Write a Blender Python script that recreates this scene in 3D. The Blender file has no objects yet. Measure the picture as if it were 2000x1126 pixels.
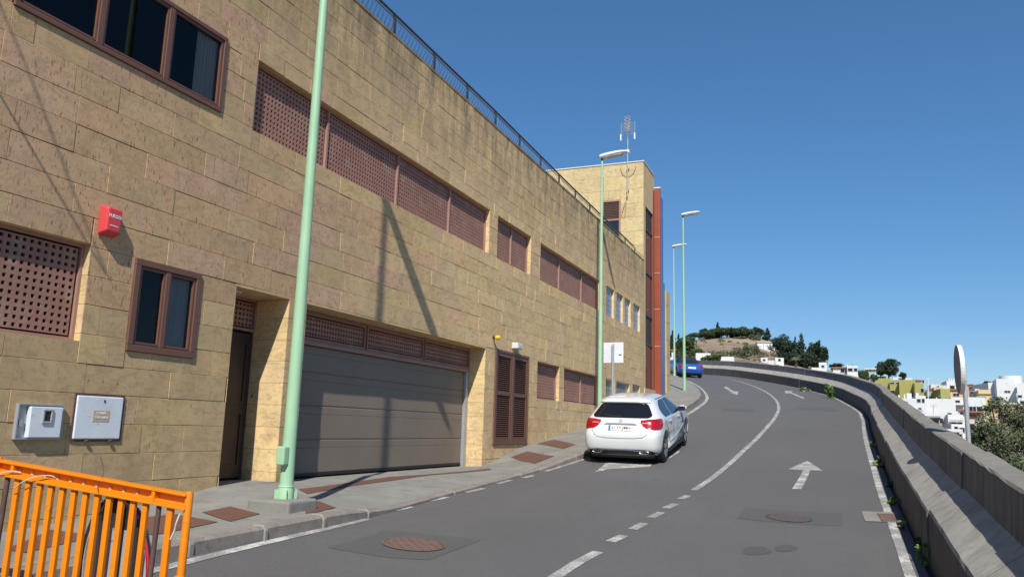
import bpy, bmesh, math, random
import numpy as np
from mathutils import Vector, Matrix
from mathutils.bvhtree import BVHTree
random.seed(7); rng = np.random.default_rng(7)
sc = bpy.context.scene
C = sc.collection
# ------------------------------------------------------------------ camera
F, PITCH, ROLL, YAW = 1532.3, math.radians(10.004), math.radians(1.7144), math.radians(22.608)
_cy, _sy = math.cos(YAW), math.sin(YAW)
fw = np.array([-_sy*math.cos(PITCH), _cy*math.cos(PITCH), math.sin(PITCH)])
rt = np.array([_cy, _sy, 0.]); up = np.cross(rt, fw)
_c, _s = math.cos(ROLL), math.sin(ROLL)
r2 = _c*rt + _s*up; u2 = -_s*rt + _c*up
cam = bpy.data.cameras.new('camera'); camo = bpy.data.objects.new('camera', cam); C.objects.link(camo)
cam.sensor_width = 36; cam.lens = F/2000*36; cam.clip_start = .05; cam.clip_end = 40000
camo.matrix_world = Matrix(((r2[0], u2[0], -fw[0], 0), (r2[1], u2[1], -fw[1], 0), (r2[2], u2[2], -fw[2], 0), (0, 0, 0, 1)))
sc.camera = camo
def ray(x, y):
    return r2*(x-1000)/F - u2*(y-563)/F + fw
def at(x, y, dist):            # world point at a horizontal distance from the origin
    r = ray(x, y); return r*(dist/math.hypot(r[0], r[1]))
def atX(x, y, X):
    r = ray(x, y); return r*(X/r[0])
# ------------------------------------------------------------------ sky, sun, exposure
SUNV = Vector((1, -2.65, 2.85)).normalized()      # towards the sun
w = bpy.data.worlds.new("World"); sc.world = w; w.use_nodes = True
nt = w.node_tree; nt.nodes.clear()
sky = nt.nodes.new('ShaderNodeTexSky'); sky.sky_type = 'NISHITA'; sky.sun_disc = False
sky.sun_elevation = math.asin(SUNV.z); sky.sun_rotation = math.atan2(SUNV.x, SUNV.y)
sky.altitude = 0; sky.air_density = 1.0; sky.dust_density = 0.0; sky.ozone_density = 10
bg = nt.nodes.new('ShaderNodeBackground'); bg.inputs[1].default_value = .138
wo = nt.nodes.new('ShaderNodeOutputWorld')
gm_ = nt.nodes.new('ShaderNodeGamma'); gm_.inputs[1].default_value = .78
hs_ = nt.nodes.new('ShaderNodeHueSaturation'); hs_.inputs['Saturation'].default_value = 1.16
nt.links.new(sky.outputs[0], gm_.inputs[0]); nt.links.new(gm_.outputs[0], hs_.inputs['Color']); nt.links.new(hs_.outputs[0], bg.inputs[0]); nt.links.new(bg.outputs[0], wo.inputs[0])
sl = bpy.data.lights.new('sun', 'SUN'); sl.energy = 4.6; sl.angle = math.radians(.55); sl.color = (1, .955, .88)
so = bpy.data.objects.new('sun', sl); C.objects.link(so); so.rotation_euler = (-SUNV).to_track_quat('-Z', 'Y').to_euler()
so.location = (10, -20, 30)
sc.view_settings.view_transform = 'Standard'; sc.view_settings.look = 'None'
sc.view_settings.exposure = 0.25; sc.view_settings.gamma = 1; sc.view_settings.use_curve_mapping = False
sc.cycles.max_bounces = 6

# ------------------------------------------------------------------ materials
def _mat(name):
    m = bpy.data.materials.new(name); m.use_nodes = True
    nt = m.node_tree; return m, nt, nt.nodes['Principled BSDF'], nt.nodes, nt.links
def ramp(N, L, src, a, b, c0=(0, 0, 0, 1), c1=(1, 1, 1, 1)):
    r = N.new('ShaderNodeValToRGB'); r.color_ramp.elements[0].position = a; r.color_ramp.elements[1].position = b
    r.color_ramp.elements[0].color = c0; r.color_ramp.elements[1].color = c1
    L.new(src, r.inputs[0]); return r.outputs[0]
def noise(N, L, scale, detail=4, rough=.6, vec=None, stretch=None, dist=0):
    n = N.new('ShaderNodeTexNoise'); n.inputs['Scale'].default_value = scale; n.inputs['Detail'].default_value = detail
    n.inputs['Roughness'].default_value = rough; n.inputs['Distortion'].default_value = dist
    g = N.new('ShaderNodeNewGeometry'); src = g.outputs['Position']
    if stretch:
        mp = N.new('ShaderNodeMapping'); mp.inputs['Scale'].default_value = stretch; L.new(src, mp.inputs[0]); src = mp.outputs[0]
    L.new(src, n.inputs['Vector']); return n.outputs[0]
def mix(N, L, fac, a, b, mode='MIX'):
    m = N.new('ShaderNodeMix'); m.data_type = 'RGBA'; m.blend_type = mode
    for s, v in ((m.inputs[0], fac), (m.inputs[6], a), (m.inputs[7], b)):
        if isinstance(v, (int, float)): s.default_value = v
        elif isinstance(v, tuple): s.default_value = v if len(v) == 4 else v+(1,)
        else: L.new(v, s)
    return m.outputs[2]
def bump(N, L, B, h, strength, dist=.01):
    b = N.new('ShaderNodeBump'); b.inputs['Strength'].default_value = strength; b.inputs['Distance'].default_value = dist
    L.new(h, b.inputs['Height']); L.new(b.outputs[0], B.inputs['Normal'])
def plain(name, col, rough=.6, metal=0, var=.12, scale=3, bmp=.1, fine=60, coat=0, dirt=None, dirt_amt=.5):
    m, nt, B, N, L = _mat(name)
    n1 = noise(N, L, scale, 5); n2 = noise(N, L, fine, 3)
    dk = tuple(c*(1-var*1.6) for c in col); lt = tuple(min(1, c*(1+var)) for c in col)
    c = mix(N, L, ramp(N, L, n1, .3, .7), dk, lt)
    c = mix(N, L, ramp(N, L, n2, .35, .65), c, tuple(x*(1-var*.7) for x in col)) if var > .05 else c
    if dirt:
        c = mix(N, L, ramp(N, L, noise(N, L, scale*2.3, 6, .7), .62-dirt_amt*.15, .72), c, dirt)
    L.new(c, B.inputs['Base Color']); B.inputs['Roughness'].default_value = rough; B.inputs['Metallic'].default_value = metal
    if coat: B.inputs['Coat Weight'].default_value = coat; B.inputs['Coat Roughness'].default_value = .05
    if bmp: bump(N, L, B, n2, bmp)
    return m
def asphalt(name, col, patchy=.18):
    m, nt, B, N, L = _mat(name)
    big = noise(N, L, .35, 4, .6); mid = noise(N, L, 2.2, 5, .65, dist=.4); fin = noise(N, L, 170, 2, .8)
    c = mix(N, L, ramp(N, L, big, .3, .7), tuple(x*(1-patchy) for x in col), tuple(x*(1+patchy*.8) for x in col))
    c = mix(N, L, ramp(N, L, mid, .35, .75), c, tuple(x*.86 for x in col))
    trk = noise(N, L, 1.1, 3, .5, stretch=(2.2, .12, 1))
    c = mix(N, L, ramp(N, L, trk, .55, .8, (0, 0, 0, 1), (.5, .5, .5, 1)), c, tuple(x*1.28 for x in col))
    c = mix(N, L, ramp(N, L, fin, .38, .62), mix(N, L, .75, c, (.02, .02, .02)), mix(N, L, .1, c, (.55, .52, .5)))
    c2 = mix(N, L, .33, tuple(col), c); c = mix(N, L, .62, c2, c)
    pt = noise(N, L, .8, 6, .75, stretch=(1.6, .35, 1), dist=1.2); c = mix(N, L, ramp(N, L, pt, .56, .66, (0, 0, 0, 1), (.55, .55, .55, 1)), c, tuple(x*.78 for x in col))
    sp_ = noise(N, L, 5.5, 6, .8); c = mix(N, L, ramp(N, L, sp_, .66, .72, (0, 0, 0, 1), (.5, .5, .5, 1)), c, tuple(x*1.35 for x in col))
    vo = N.new('ShaderNodeTexVoronoi'); vo.feature = 'DISTANCE_TO_EDGE'; vo.inputs['Scale'].default_value = .55
    g = N.new('ShaderNodeNewGeometry'); nn = N.new('ShaderNodeTexNoise'); nn.inputs['Scale'].default_value = 2.2; nn.inputs['Detail'].default_value = 5
    L.new(g.outputs[0], nn.inputs['Vector'])
    vm = N.new('ShaderNodeVectorMath'); vm.operation = 'MULTIPLY_ADD'; vm.inputs[1].default_value = (.9, .9, .9)
    L.new(nn.outputs[1], vm.inputs[0]); L.new(g.outputs[0], vm.inputs[2]); L.new(vm.outputs[0], vo.inputs['Vector'])
    cr = ramp(N, L, vo.outputs[0], .0, .006, (1, 1, 1, 1), (0, 0, 0, 1))
    gate = ramp(N, L, noise(N, L, .28, 2), .56, .62)
    cg = N.new('ShaderNodeMath'); cg.operation = 'MULTIPLY'; L.new(cr, cg.inputs[0]); L.new(gate, cg.inputs[1])
    c = mix(N, L, cg.outputs[0], c, (.045, .043, .042))
    L.new(c, B.inputs['Base Color']); B.inputs['Roughness'].default_value = .82; bump(N, L, B, fin, .35, .006); return m
def stone_mat(name, weather=True):
    m, nt, B, N, L = _mat(name)
    a = N.new('ShaderNodeAttribute'); a.attribute_name = 'tint'
    base = a.outputs['Color']; pit = a.outputs['Alpha']
    c = mix(N, L, ramp(N, L, noise(N, L, 3.2, 6, .7, dist=.6), .28, .72), mix(N, L, 1, base, (.80, .80, .77), 'MULTIPLY'), mix(N, L, 1, base, (1.08, 1.07, 1.02), 'MULTIPLY'))
    och = noise(N, L, 1.1, 5, .7, dist=1.5)
    c = mix(N, L, ramp(N, L, och, .62, .74, (0, 0, 0, 1), (.55, .55, .55, 1)), c, (.46, .235, .10))
    # vertical chisel pits
    p1 = noise(N, L, 9, 3, .55, stretch=(1, 4.5, 1.1)); p2 = noise(N, L, 30, 3, .6, stretch=(1, 2.2, .7))
    pm = ramp(N, L, p1, .60, .70); pm2 = ramp(N, L, p2, .62, .68)
    mx = N.new('ShaderNodeMath'); mx.operation = 'MAXIMUM'; L.new(pm, mx.inputs[0]); L.new(pm2, mx.inputs[1])
    ml = N.new('ShaderNodeMath'); ml.operation = 'MULTIPLY'; L.new(mx.outputs[0], ml.inputs[0]); L.new(pit, ml.inputs[1])
    c = mix(N, L, ml.outputs[0], c, mix(N, L, 1, base, (.46, .40, .36), 'MULTIPLY'))
    # cloudy drift between pink and ochre inside and across stones
    cd = noise(N, L, .55, 4, .6, dist=.8); c = mix(N, L, ramp(N, L, cd, .42, .62, (0, 0, 0, 1), (.45, .45, .45, 1)), c, mix(N, L, 1, c, (1.03, 1.04, .90), 'MULTIPLY'))
    h2 = noise(N, L, 14, 3, .6, stretch=(1, 1.2, .55)); hm = ramp(N, L, h2, .70, .74); c = mix(N, L, hm, c, (.13, .085, .055))
    # veins on the ochre stones
    v = noise(N, L, 2.4, 6, .75, stretch=(1, 1, 2.6), dist=2.5)
    c = mix(N, L, ramp(N, L, v, .52, .56, (0, 0, 0, 1), (.30, .30, .30, 1)), c, (.25, .17, .09))
    # weathering under the parapet
    g = N.new('ShaderNodeNewGeometry'); sp = N.new('ShaderNodeSeparateXYZ'); L.new(g.outputs[0], sp.inputs[0])
    mr = N.new('ShaderNodeMapRange'); mr.inputs[1].default_value = 5.0; mr.inputs[2].default_value = 7.0; L.new(sp.outputs[2], mr.inputs[0])
    st = noise(N, L, 2.2, 6, .8, stretch=(1, 1.4, .4)); ml2 = N.new('ShaderNodeMath'); ml2.operation = 'MULTIPLY'
    L.new(ramp(N, L, st, .40, .62), ml2.inputs[0]); L.new(mr.outputs[0], ml2.inputs[1])
    if weather: c = mix(N, L, ml2.outputs[0], c, (.17, .14, .085))
    lo = N.new('ShaderNodeMapRange'); lo.inputs[1].default_value = .6; lo.inputs[2].default_value = -1.1; L.new(sp.outputs[2], lo.inputs[0])
    ml3 = N.new('ShaderNodeMath'); ml3.operation = 'MULTIPLY'; L.new(ramp(N, L, noise(N, L, 1.7, 6, .7), .5, .75), ml3.inputs[0]); L.new(lo.outputs[0], ml3.inputs[1])
    if weather: c = mix(N, L, ml3.outputs[0], c, (.25, .18, .11))
    L.new(c, B.inputs['Base Color']); B.inputs['Roughness'].default_value = .9
    mm = N.new('ShaderNodeMath'); mm.operation = 'MULTIPLY_ADD'; mm.inputs[1].default_value = -1.0; L.new(ml.outputs[0], mm.inputs[0]); L.new(noise(N, L, 26, 5, .7), mm.inputs[2])
    bump(N, L, B, mm.outputs[0], .20, .008); return m
def streaked(name, col, dark, amt=.5, grain=(1, 1, 1)):
    m, nt, B, N, L = _mat(name)
    c = mix(N, L, ramp(N, L, noise(N, L, 1.6, 6, .7), .3, .7), tuple(x*.78 for x in col), tuple(x*1.12 for x in col))
    s = noise(N, L, 3.0, 5, .65, stretch=(2.2, 2.2, .16))
    c = mix(N, L, ramp(N, L, s, .45, .72, (0, 0, 0, 1), (amt, amt, amt, 1)), c, dark)
    f = noise(N, L, 55, 4, .7)
    c = mix(N, L, ramp(N, L, f, .4, .7, (0, 0, 0, 1), (.35, .35, .35, 1)), c, tuple(x*.6 for x in col))
    L.new(c, B.inputs['Base Color']); B.inputs['Roughness'].default_value = .92; bump(N, L, B, f, .4, .008); return m
def paint_marking(name):
    m, nt, B, N, L = _mat(name)
    n = noise(N, L, 38, 4, .8); n2 = noise(N, L, 3, 4)
    ad = N.new('ShaderNodeMath'); ad.operation = 'ADD'; L.new(n, ad.inputs[0]); L.new(n2, ad.inputs[1])
    c = mix(N, L, ramp(N, L, ad.outputs[0], .84, 1.12), (.55, .54, .50), (.26, .25, .235))
    L.new(c, B.inputs['Base Color']); B.inputs['Roughness'].default_value = .75; return m
def glass(name, tint=(.35, .4, .45), refl=1.0):
    m, nt, B, N, L = _mat(name); N.remove(B); out = N['Material Output']
    t = N.new('ShaderNodeBsdfTransparent'); t.inputs[0].default_value = tint+(1,)
    g = N.new('ShaderNodeBsdfGlossy'); g.inputs['Roughness'].default_value = .02; g.inputs[0].default_value = (refl, refl, refl, 1)
    f = N.new('ShaderNodeFresnel'); f.inputs[0].default_value = 1.55
    mx = N.new('ShaderNodeMixShader'); L.new(f.outputs[0], mx.inputs[0]); L.new(t.outputs[0], mx.inputs[1]); L.new(g.outputs[0], mx.inputs[2])
    L.new(mx.outputs[0], out.inputs[0]); return m
def leafmat(name, dark, light):
    m, nt, B, N, L = _mat(name)
    a = N.new('ShaderNodeAttribute'); a.attribute_name = 'shade'
    c = mix(N, L, a.outputs['Fac'], dark, light); L.new(c, B.inputs['Base Color']); B.inputs['Roughness'].default_value = .65
    B.inputs['Specular IOR Level'].default_value = .25
    return m
M = {}
M['stone'] = stone_mat('stone')
M['stone_clean'] = stone_mat('clean_stone', False)
M['mortar'] = plain('mortar', (.17, .125, .085), .95)
M['plaster'] = plain('plaster', (.42, .36, .26), .9)
M['asphalt'] = asphalt('asphalt', (.122, .116, .111))
M['patch'] = asphalt('asphalt_patch', (.098, .094, .09), .1)
M['tar'] = plain('tar', (.092, .088, .084), .7, var=.2, scale=12)
M['marking'] = paint_marking('road_paint')
M['concrete'] = plain('pavement_concrete', (.262, .252, .222), .9, var=.22, scale=1.3, fine=45, bmp=.3, dirt=(.17, .16, .145), dirt_amt=.7)
M['kerb'] = plain('kerb_stone', (.27, .235, .20), .9, var=.25, scale=5, fine=70, bmp=.4, dirt=(.16, .12, .1))
M['kerb_mortar'] = plain('kerb_mortar', (.29, .26, .225), .9, var=.2)
M['terracotta'] = plain('terracotta_paving', (.15, .068, .046), .85, var=.2, scale=2.5, fine=30, bmp=.3)
M['parapet'] = streaked('parapet_concrete', (.195, .18, .17), (.055, .05, .05), .85)
M['parapet_low'] = streaked('parapet_dark_foot', (.12, .105, .092), (.035, .03, .027), .9)  # darker streaked tone for the lower face
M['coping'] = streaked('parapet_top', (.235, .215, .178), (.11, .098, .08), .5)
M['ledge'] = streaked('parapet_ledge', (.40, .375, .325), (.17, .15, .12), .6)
M['gutter'] = plain('gutter_soil', (.05, .043, .035), .95, var=.4)
M['brown'] = plain('brown_painted_metal', (.155, .074, .050), .5, var=.08, scale=6)
M['brown_dark'] = plain('dark_brown_wood', (.035, .021, .017), .5, var=.15)
M['lattice'] = plain('lattice_brown', (.33, .17, .128), .7, var=.16, scale=1.6, dirt=(.36, .25, .20), dirt_amt=.6)
M['lattice_bar'] = plain('lattice_bar', (.36, .20, .155), .6, var=.1)
M['dark'] = plain('dark_interior', (.012, .012, .014), .95, var=.02, bmp=0)
M['room'] = plain('room_interior', (.03, .034, .045), .95, var=.02, bmp=0)
M['curtain'] = plain('curtain', (.82, .85, .74), .9, var=.06)
M['glass'] = glass('window_glass', (.58, .58, .66), .5)
M['glass_block'] = plain('glass_block', (.22, .27, .30), .12, var=.3, scale=7, bmp=.3, fine=25)
M['white_metal'] = plain('white_metal', (.62, .63, .63), .45, var=.05)
M['garage'] = plain('garage_panel', (.215, .172, .132), .6, var=.1, scale=1.2, fine=90)
M['galv'] = plain('galvanised_steel', (.42, .44, .46), .45, metal=.35, var=.12)
def green_paint():
    m, nt, B, N, L = _mat('pale_green_paint')
    c = mix(N, L, ramp(N, L, noise(N, L, 2.2, 4), .3, .7), (.30, .50, .31), (.35, .555, .35))
    c = mix(N, L, ramp(N, L, noise(N, L, 7, 6, .75, stretch=(3, 3, .35)), .60, .72, (0, 0, 0, 1), (.55, .55, .55, 1)), c, (.22, .30, .18))
    c = mix(N, L, ramp(N, L, noise(N, L, 28, 4, .7), .72, .75), c, (.16, .10, .06))
    L.new(c, B.inputs['Base Color']); B.inputs['Roughness'].default_value = .5; bump(N, L, B, noise(N, L, 16, 3), .08); return m
M['green'] = green_paint()
M['lamp_white'] = plain('lamp_housing', (.72, .71, .66), .5, var=.05)
M['lamp_glass'] = plain('lamp_lens', (.5, .5, .46), .25, var=.05)
M['iron'] = plain('railing_iron', (.06, .06, .062), .55, var=.15)
M['rust'] = plain('rusty_steel', (.12, .065, .055), .7, var=.3, scale=12, fine=60)
M['orange'] = plain('orange_plastic', (.82, .23, .002), .42, var=.07, scale=5, fine=30, bmp=.05, dirt=(.45, .14, .02), dirt_amt=.15)
M['rope'] = plain('rope', (.6, .55, .48), .9)
M['wire'] = plain('wire', (.04, .035, .03), .6)
M['sign_back'] = plain('sign_back', (.40, .41, .42), .5, metal=.2, var=.08)
M['sign_shade'] = plain('shaded_sign_back', (.15, .148, .16), .5, var=.12)  # darker copy of sign_back, the disc's shade put into the colour
M['black'] = plain('black_rubber', (.02, .02, .021), .6, var=.1)
M['red'] = plain('red_paint', (.50, .018, .035), .4, var=.08)
M['red_box'] = plain('red_alarm_box', (.62, .055, .06), .4, var=.05)
M['enamel'] = plain('white_enamel', (.66, .70, .74), .35, var=.05, dirt=(.45, .36, .28), dirt_amt=.05)
M['label_plate'] = plain('label_plate', (.55, .43, .30), .6, var=.1)
M['print'] = plain('print_ink', (.75, .74, .70), .7, var=.02)
M['tower_stone'] = plain('tower_stone', (.58, .45, .24), .9, var=.14, scale=1.3, fine=30)
M['orange_tile'] = plain('orange_tile', (.30, .066, .032), .45, var=.12, scale=2)
M['blue_metal'] = plain('blue_metal', (.10, .17, .42), .4, var=.1)
M['grey_metal'] = plain('grey_metal', (.22, .20, .20), .4, var=.1)
M['curtain_wall'] = plain('glass_red_reflection', (.10, .045, .05), .08, var=.1, bmp=0)  # red reflections in the panes put into the base colour
M['yellow'] = plain('yellow_plastic', (.75, .50, .02), .4, var=.05)
M['manhole'] = plain('manhole_iron', (.17, .105, .082), .75, metal=.0, var=.2, scale=9)
M['manhole_dull'] = plain('dull_manhole_iron', (.105, .085, .077), .8, var=.25, scale=9)
M['carwhite'] = plain('white_car_paint', (.66, .675, .67), .28, var=.01, bmp=0, coat=.8)
M['carblue'] = plain('blue_car_paint', (.004, .075, .36), .3, var=.03, bmp=0, coat=1)
M['carglass'] = plain('car_glass', (.010, .011, .013), .04, var=.01, bmp=0)
M['sideglass'] = plain('car_side_glass', (.016, .022, .034), .03, var=.01, bmp=0)
M['tail'] = plain('tail_lamp_red', (.38, .004, .010), .2, var=.1, scale=20, bmp=0, coat=.3)
M['tail_light'] = plain('tail_lamp_pale', (.75, .25, .25), .15, var=.05, bmp=0, coat=1)
M['chrome'] = plain('chrome', (.6, .6, .6), .18, metal=1, var=.03, bmp=0)
M['alloy'] = plain('alloy_rim', (.42, .43, .44), .3, metal=.8, var=.05)
M['softtop'] = plain('soft_top', (.012, .013, .018), .8, var=.1)
M['plate'] = plain('number_plate', (.72, .73, .70), .4, var=.02)
M['plate_blue'] = plain('plate_blue', (.02, .12, .5), .4, var=.02)
M['ink'] = plain('black_ink', (.02, .02, .02), .5, var=.01, bmp=0)
M['bark'] = plain('bark', (.09, .065, .045), .95, var=.3, scale=2)
M['terrain'] = None

# ------------------------------------------------------------------ mesh helpers
class MB:
    def __init__(s): s.v = []; s.f = []; s.mi = []; s.tint = None
    def add(s, vs, fs, mi=0):
        o = len(s.v); s.v += [tuple(map(float, p)) for p in vs]; s.f += [tuple(i+o for i in f) for f in fs]; s.mi += [mi]*len(fs); return s
    def box(s, x0, x1, y0, y1, z0, z1, mi=0):
        return s.add([(x0, y0, z0), (x1, y0, z0), (x1, y1, z0), (x0, y1, z0), (x0, y0, z1), (x1, y0, z1), (x1, y1, z1), (x0, y1, z1)],
              [(0, 3, 2, 1), (4, 5, 6, 7), (0, 1, 5, 4), (1, 2, 6, 5), (2, 3, 7, 6), (3, 0, 4, 7)], mi)
    def obox(s, c, ax, ay, az, mi=0):      # oriented box, half vectors
        c, ax, ay, az = (np.array(q, float) for q in (c, ax, ay, az)); vs = []
        for k in (-1, 1):
            for (i, j) in ((-1, -1), (1, -1), (1, 1), (-1, 1)): vs.append(c+ax*i+ay*j+az*k)
        return s.add(vs, [(0, 3, 2, 1), (4, 5, 6, 7), (0, 1, 5, 4), (1, 2, 6, 5), (2, 3, 7, 6), (3, 0, 4, 7)], mi)
    def bar(s, p, q, wx, wz, mi=0, upv=(0, 0, 1)):
        p, q = np.array(p, float), np.array(q, float); d = q-p; l = np.linalg.norm(d); d /= l
        sx = np.cross(d, upv); sx /= np.linalg.norm(sx); uz = np.cross(sx, d)
        return s.obox((p+q)/2, sx*wx/2, d*l/2, uz*wz/2, mi)
    def tube(s, pts, rad, n=10, mi=0, cap=True):
        pts = [np.array(p, float) for p in pts]; rs = rad if isinstance(rad, (list, tuple)) else [rad]*len(pts); o = len(s.v)
        ref = np.array([0, 0, 1.]) if abs((pts[-1]-pts[0])[2]) < .8*np.linalg.norm(pts[-1]-pts[0])+1e-9 else np.array([1., 0, 0])
        for i, p in enumerate(pts):
            d = pts[min(i+1, len(pts)-1)]-pts[max(i-1, 0)]; d = d/np.linalg.norm(d)
            a = np.cross(d, ref); a /= np.linalg.norm(a); b = np.cross(d, a)
            for k in range(n):
                t = 2*math.pi*k/n; s.v.append(tuple(p+(a*math.cos(t)+b*math.sin(t))*rs[i]))
        for i in range(len(pts)-1):
            for k in range(n):
                k2 = (k+1) % n; s.f.append((o+i*n+k, o+i*n+k2, o+(i+1)*n+k2, o+(i+1)*n+k)); s.mi.append(mi)
        if cap:
            s.f.append(tuple(o+k for k in range(n))[::-1]); s.mi.append(mi)
            s.f.append(tuple(o+(len(pts)-1)*n+k for k in range(n))); s.mi.append(mi)
        return s
    def grid(s, P, mi=0):                  # P[i][j]
        n, m = len(P), len(P[0]); o = len(s.v)
        for r in P:
            for p in r: s.v.append(tuple(map(float, p)))
        for i in range(n-1):
            for j in range(m-1): s.f.append((o+i*m+j, o+i*m+j+1, o+(i+1)*m+j+1, o+(i+1)*m+j)); s.mi.append(mi)
        return s
    def build(s, name, mats, parent=None, local=False, smooth=False, loc=None):
        me = bpy.data.meshes.new(name); org = np.zeros(3)
        if parent is not None and not local: org = np.array(parent.get('_o', (0, 0, 0)), float)
        if parent is None and loc is not None: org = np.array(loc, float)
        vs = [tuple(np.array(v)-org) for v in s.v] if org.any() else s.v
        me.from_pydata(vs, [], s.f); me.update()
        for m in (mats if isinstance(mats, (list, tuple)) else [mats]): me.materials.append(m)
        if isinstance(mats, (list, tuple)) and len(mats) > 1: me.polygons.foreach_set('material_index', s.mi)
        if smooth:
            me.shade_smooth(); me.set_sharp_from_angle(angle=math.radians(50))
        o = bpy.data.objects.new(name, me); C.objects.link(o)
        if parent is not None: o.parent = parent; o['_o'] = tuple(org)
        elif loc is not None: o.location = loc; o['_o'] = tuple(loc)
        return o
def tag(o, label=None, cat=None, group=None, kind=None):
    if label: o['label'] = label
    if cat: o['category'] = cat
    if group: o['group'] = group
    if kind: o['kind'] = kind
    return o
def thing(name, label, cat, loc=(0, 0, 0), group=None, rz=0):
    o = bpy.data.objects.new(name, None); C.objects.link(o); o.location = loc; o.rotation_euler = (0, 0, rz); o.empty_display_size = .2
    o['_o'] = tuple(map(float, loc)); return tag(o, label, cat, group)
def kids(o): return [c for c in bpy.data.objects if c.parent == o]
def settint(me, cols):                       # per-face colours -> corner colours
    a = me.color_attributes.new('tint', 'FLOAT_COLOR', 'CORNER')
    arr = np.repeat(np.array(cols, dtype=np.float32), [p.loop_total for p in me.polygons], axis=0); a.data.foreach_set('color', arr.ravel())
def bev(o, wd=.01, seg=2):
    b = o.modifiers.new('bevel', 'BEVEL'); b.width = wd; b.segments = seg; b.limit_method = 'ANGLE'; return o
def cr(pts, n):                              # Catmull-Rom
    P = [np.array(p, float) for p in pts]; P = [2*P[0]-P[1]]+P+[2*P[-1]-P[-2]]; out = []
    for i in range(1, len(P)-2):
        for k in range(n):
            t = k/n; a, b, c, d = P[i-1:i+3]
            out.append(.5*((2*b)+(c-a)*t+(2*a-5*b+4*c-d)*t*t+(3*b-a-3*c+d)*t**3))
    out.append(P[-2]); return out

# ------------------------------------------------------------------ ground profiles (metres, eye level = 0)
W = -7.2
LEFT = [(-5, -9, -1.72), (-5, -4, -1.48), (-5, 0, -1.3), (-5, 3, -1.18), (-5, 5.15, -1.13), (-5.02, 7.75, -1.08), (-5.28, 10.4, -1.02), (-5.34, 13.2, -.89), (-5.26, 15.5, -.75),
        (-5.06, 17.5, -.50), (-5, 20, -.18), (-5, 23.5, .2), (-5, 27.4, .65), (-5.05, 30, .98), (-5.2, 32.5, 1.27), (-5.6, 35.5, 1.58), (-6.25, 39, 1.98), (-7.2, 43, 2.48), (-8.4, 47, 3.0), (-10.2, 52.5, 3.62), (-13, 58, 4.3), (-17.5, 63.5, 5.0), (-24, 68, 5.7), (-34, 73, 6.6)]
RIGHT = [(.76, -9, -2.5), (.76, -4, -2.2), (.76, 0, -1.96), (.76, 3, -1.76), (.76, 5.6, -1.6), (.76, 7.5, -1.46), (.76, 9.6, -1.28), (.76, 12.2, -1.06), (.76, 14.8, -.85),
         (.77, 17.5, -.58), (.78, 20, -.34), (.82, 23.5, -.06), (.88, 27, .22), (.95, 30, .49), (.97, 32.5, .72), (.93, 35.3, 1.0), (.5, 40, 1.5), (-.3, 45, 2.1), (-2.2, 51, 2.85), (-4.8, 57, 3.63), (-8, 63, 4.4), (-13, 69.5, 5.1), (-20, 75, 5.8), (-31, 81, 6.7)]
LC, RC = cr(LEFT, 8), cr(RIGHT, 8)
NC = 12
road = MB(); G = [[LC[i]*(1-j/NC)+RC[i]*(j/NC) for j in range(NC+1)] for i in range(len(LC))]
road.grid(G)
road_o = road.build('road', M['asphalt'], smooth=True); tag(road_o, kind='structure')
_x = MB(); _x.grid([[LC[i]*(1-j/NC)+RC[i]*(j/NC) for j in range(-1, NC+2)] for i in range(len(LC))])   # same surface, a little wider, to stand things on
bvh = BVHTree.FromPolygons([Vector(v) for v in _x.v], _x.f)
def hitpx(x, y):
    h = bvh.ray_cast(Vector((0, 0, 0)), Vector(ray(x, y)).normalized()); return None if h[0] is None else np.array(h[0])
def drop(x, y):
    h = bvh.ray_cast(Vector((x, y, 50)), Vector((0, 0, -1))); return None if h[0] is None else h[0].z
def zinterp(tab): 
    ys = [t[0] for t in tab]; zs = [t[1] for t in tab]; return lambda y: float(np.interp(y, ys, zs))
zL = zinterp([(p[1], p[2]) for p in LC]); xL = zinterp([(p[1], p[0]) for p in LC])
zwall = zinterp([(-9, -1.75), (0, -1.32), (4, -1.14), (5.2, -1.10), (6, -1.04), (7.3, -.92), (7.9, -.83), (9.4, -.85), (15.9, -.85), (16.2, -.82), (18.24, -.47), (20.5, -.22), (23.3, .05), (26, .42), (30, 1.0), (34.3, 1.57), (36.1, 1.85), (40, 2.35), (47, 3.2), (60, 4.9), (73, 6.9)])
_kh = zinterp([(-9, .14), (7.4, .13), (8.6, .04), (14.2, .04), (15.8, .11), (80, .13)])
zkerb = lambda y: zL(y)+_kh(y)

# ------------------------------------------------------------------ sidewalk, kerb
KW = .15
sw = MB(); G = []
ys = sorted(set(list(np.arange(-9, 36.1, .3))+[7.9, 8.6, 9.4, 15.9, 36.1]))
for y in ys:
    x1 = xL(y)-KW; G.append([(W+(x1-W)*k/6, y, zwall(y)+(zkerb(y)-zwall(y))*(k/6)) for k in range(7)])
LT = [p for p in LC if p[1] > 36.3]
for i, p in enumerate(LT):
    d = LT[min(i+1, len(LT)-1)]-LT[max(i-1, 0)]; n = np.array([-d[1], d[0]]); n /= np.linalg.norm(n)
    wd = 2.0; a = (p[0]+n[0]*wd, p[1]+n[1]*wd); b = (p[0]+n[0]*KW, p[1]+n[1]*KW)
    G.append([(a[0]+(b[0]-a[0])*k/6, a[1]+(b[1]-a[1])*k/6, p[2]+.13+.03*(6-k)/6) for k in range(7)])
sw.grid(G); pav = sw.build('pavement', M['concrete'], smooth=True); tag(pav, kind='structure')
swb = BVHTree.FromPolygons([Vector(v) for v in sw.v], sw.f)
def swz(x, y):
    h = swb.ray_cast(Vector((x, y, 50)), Vector((0, 0, -1))); return None if h[0] is None else h[0].z
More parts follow.
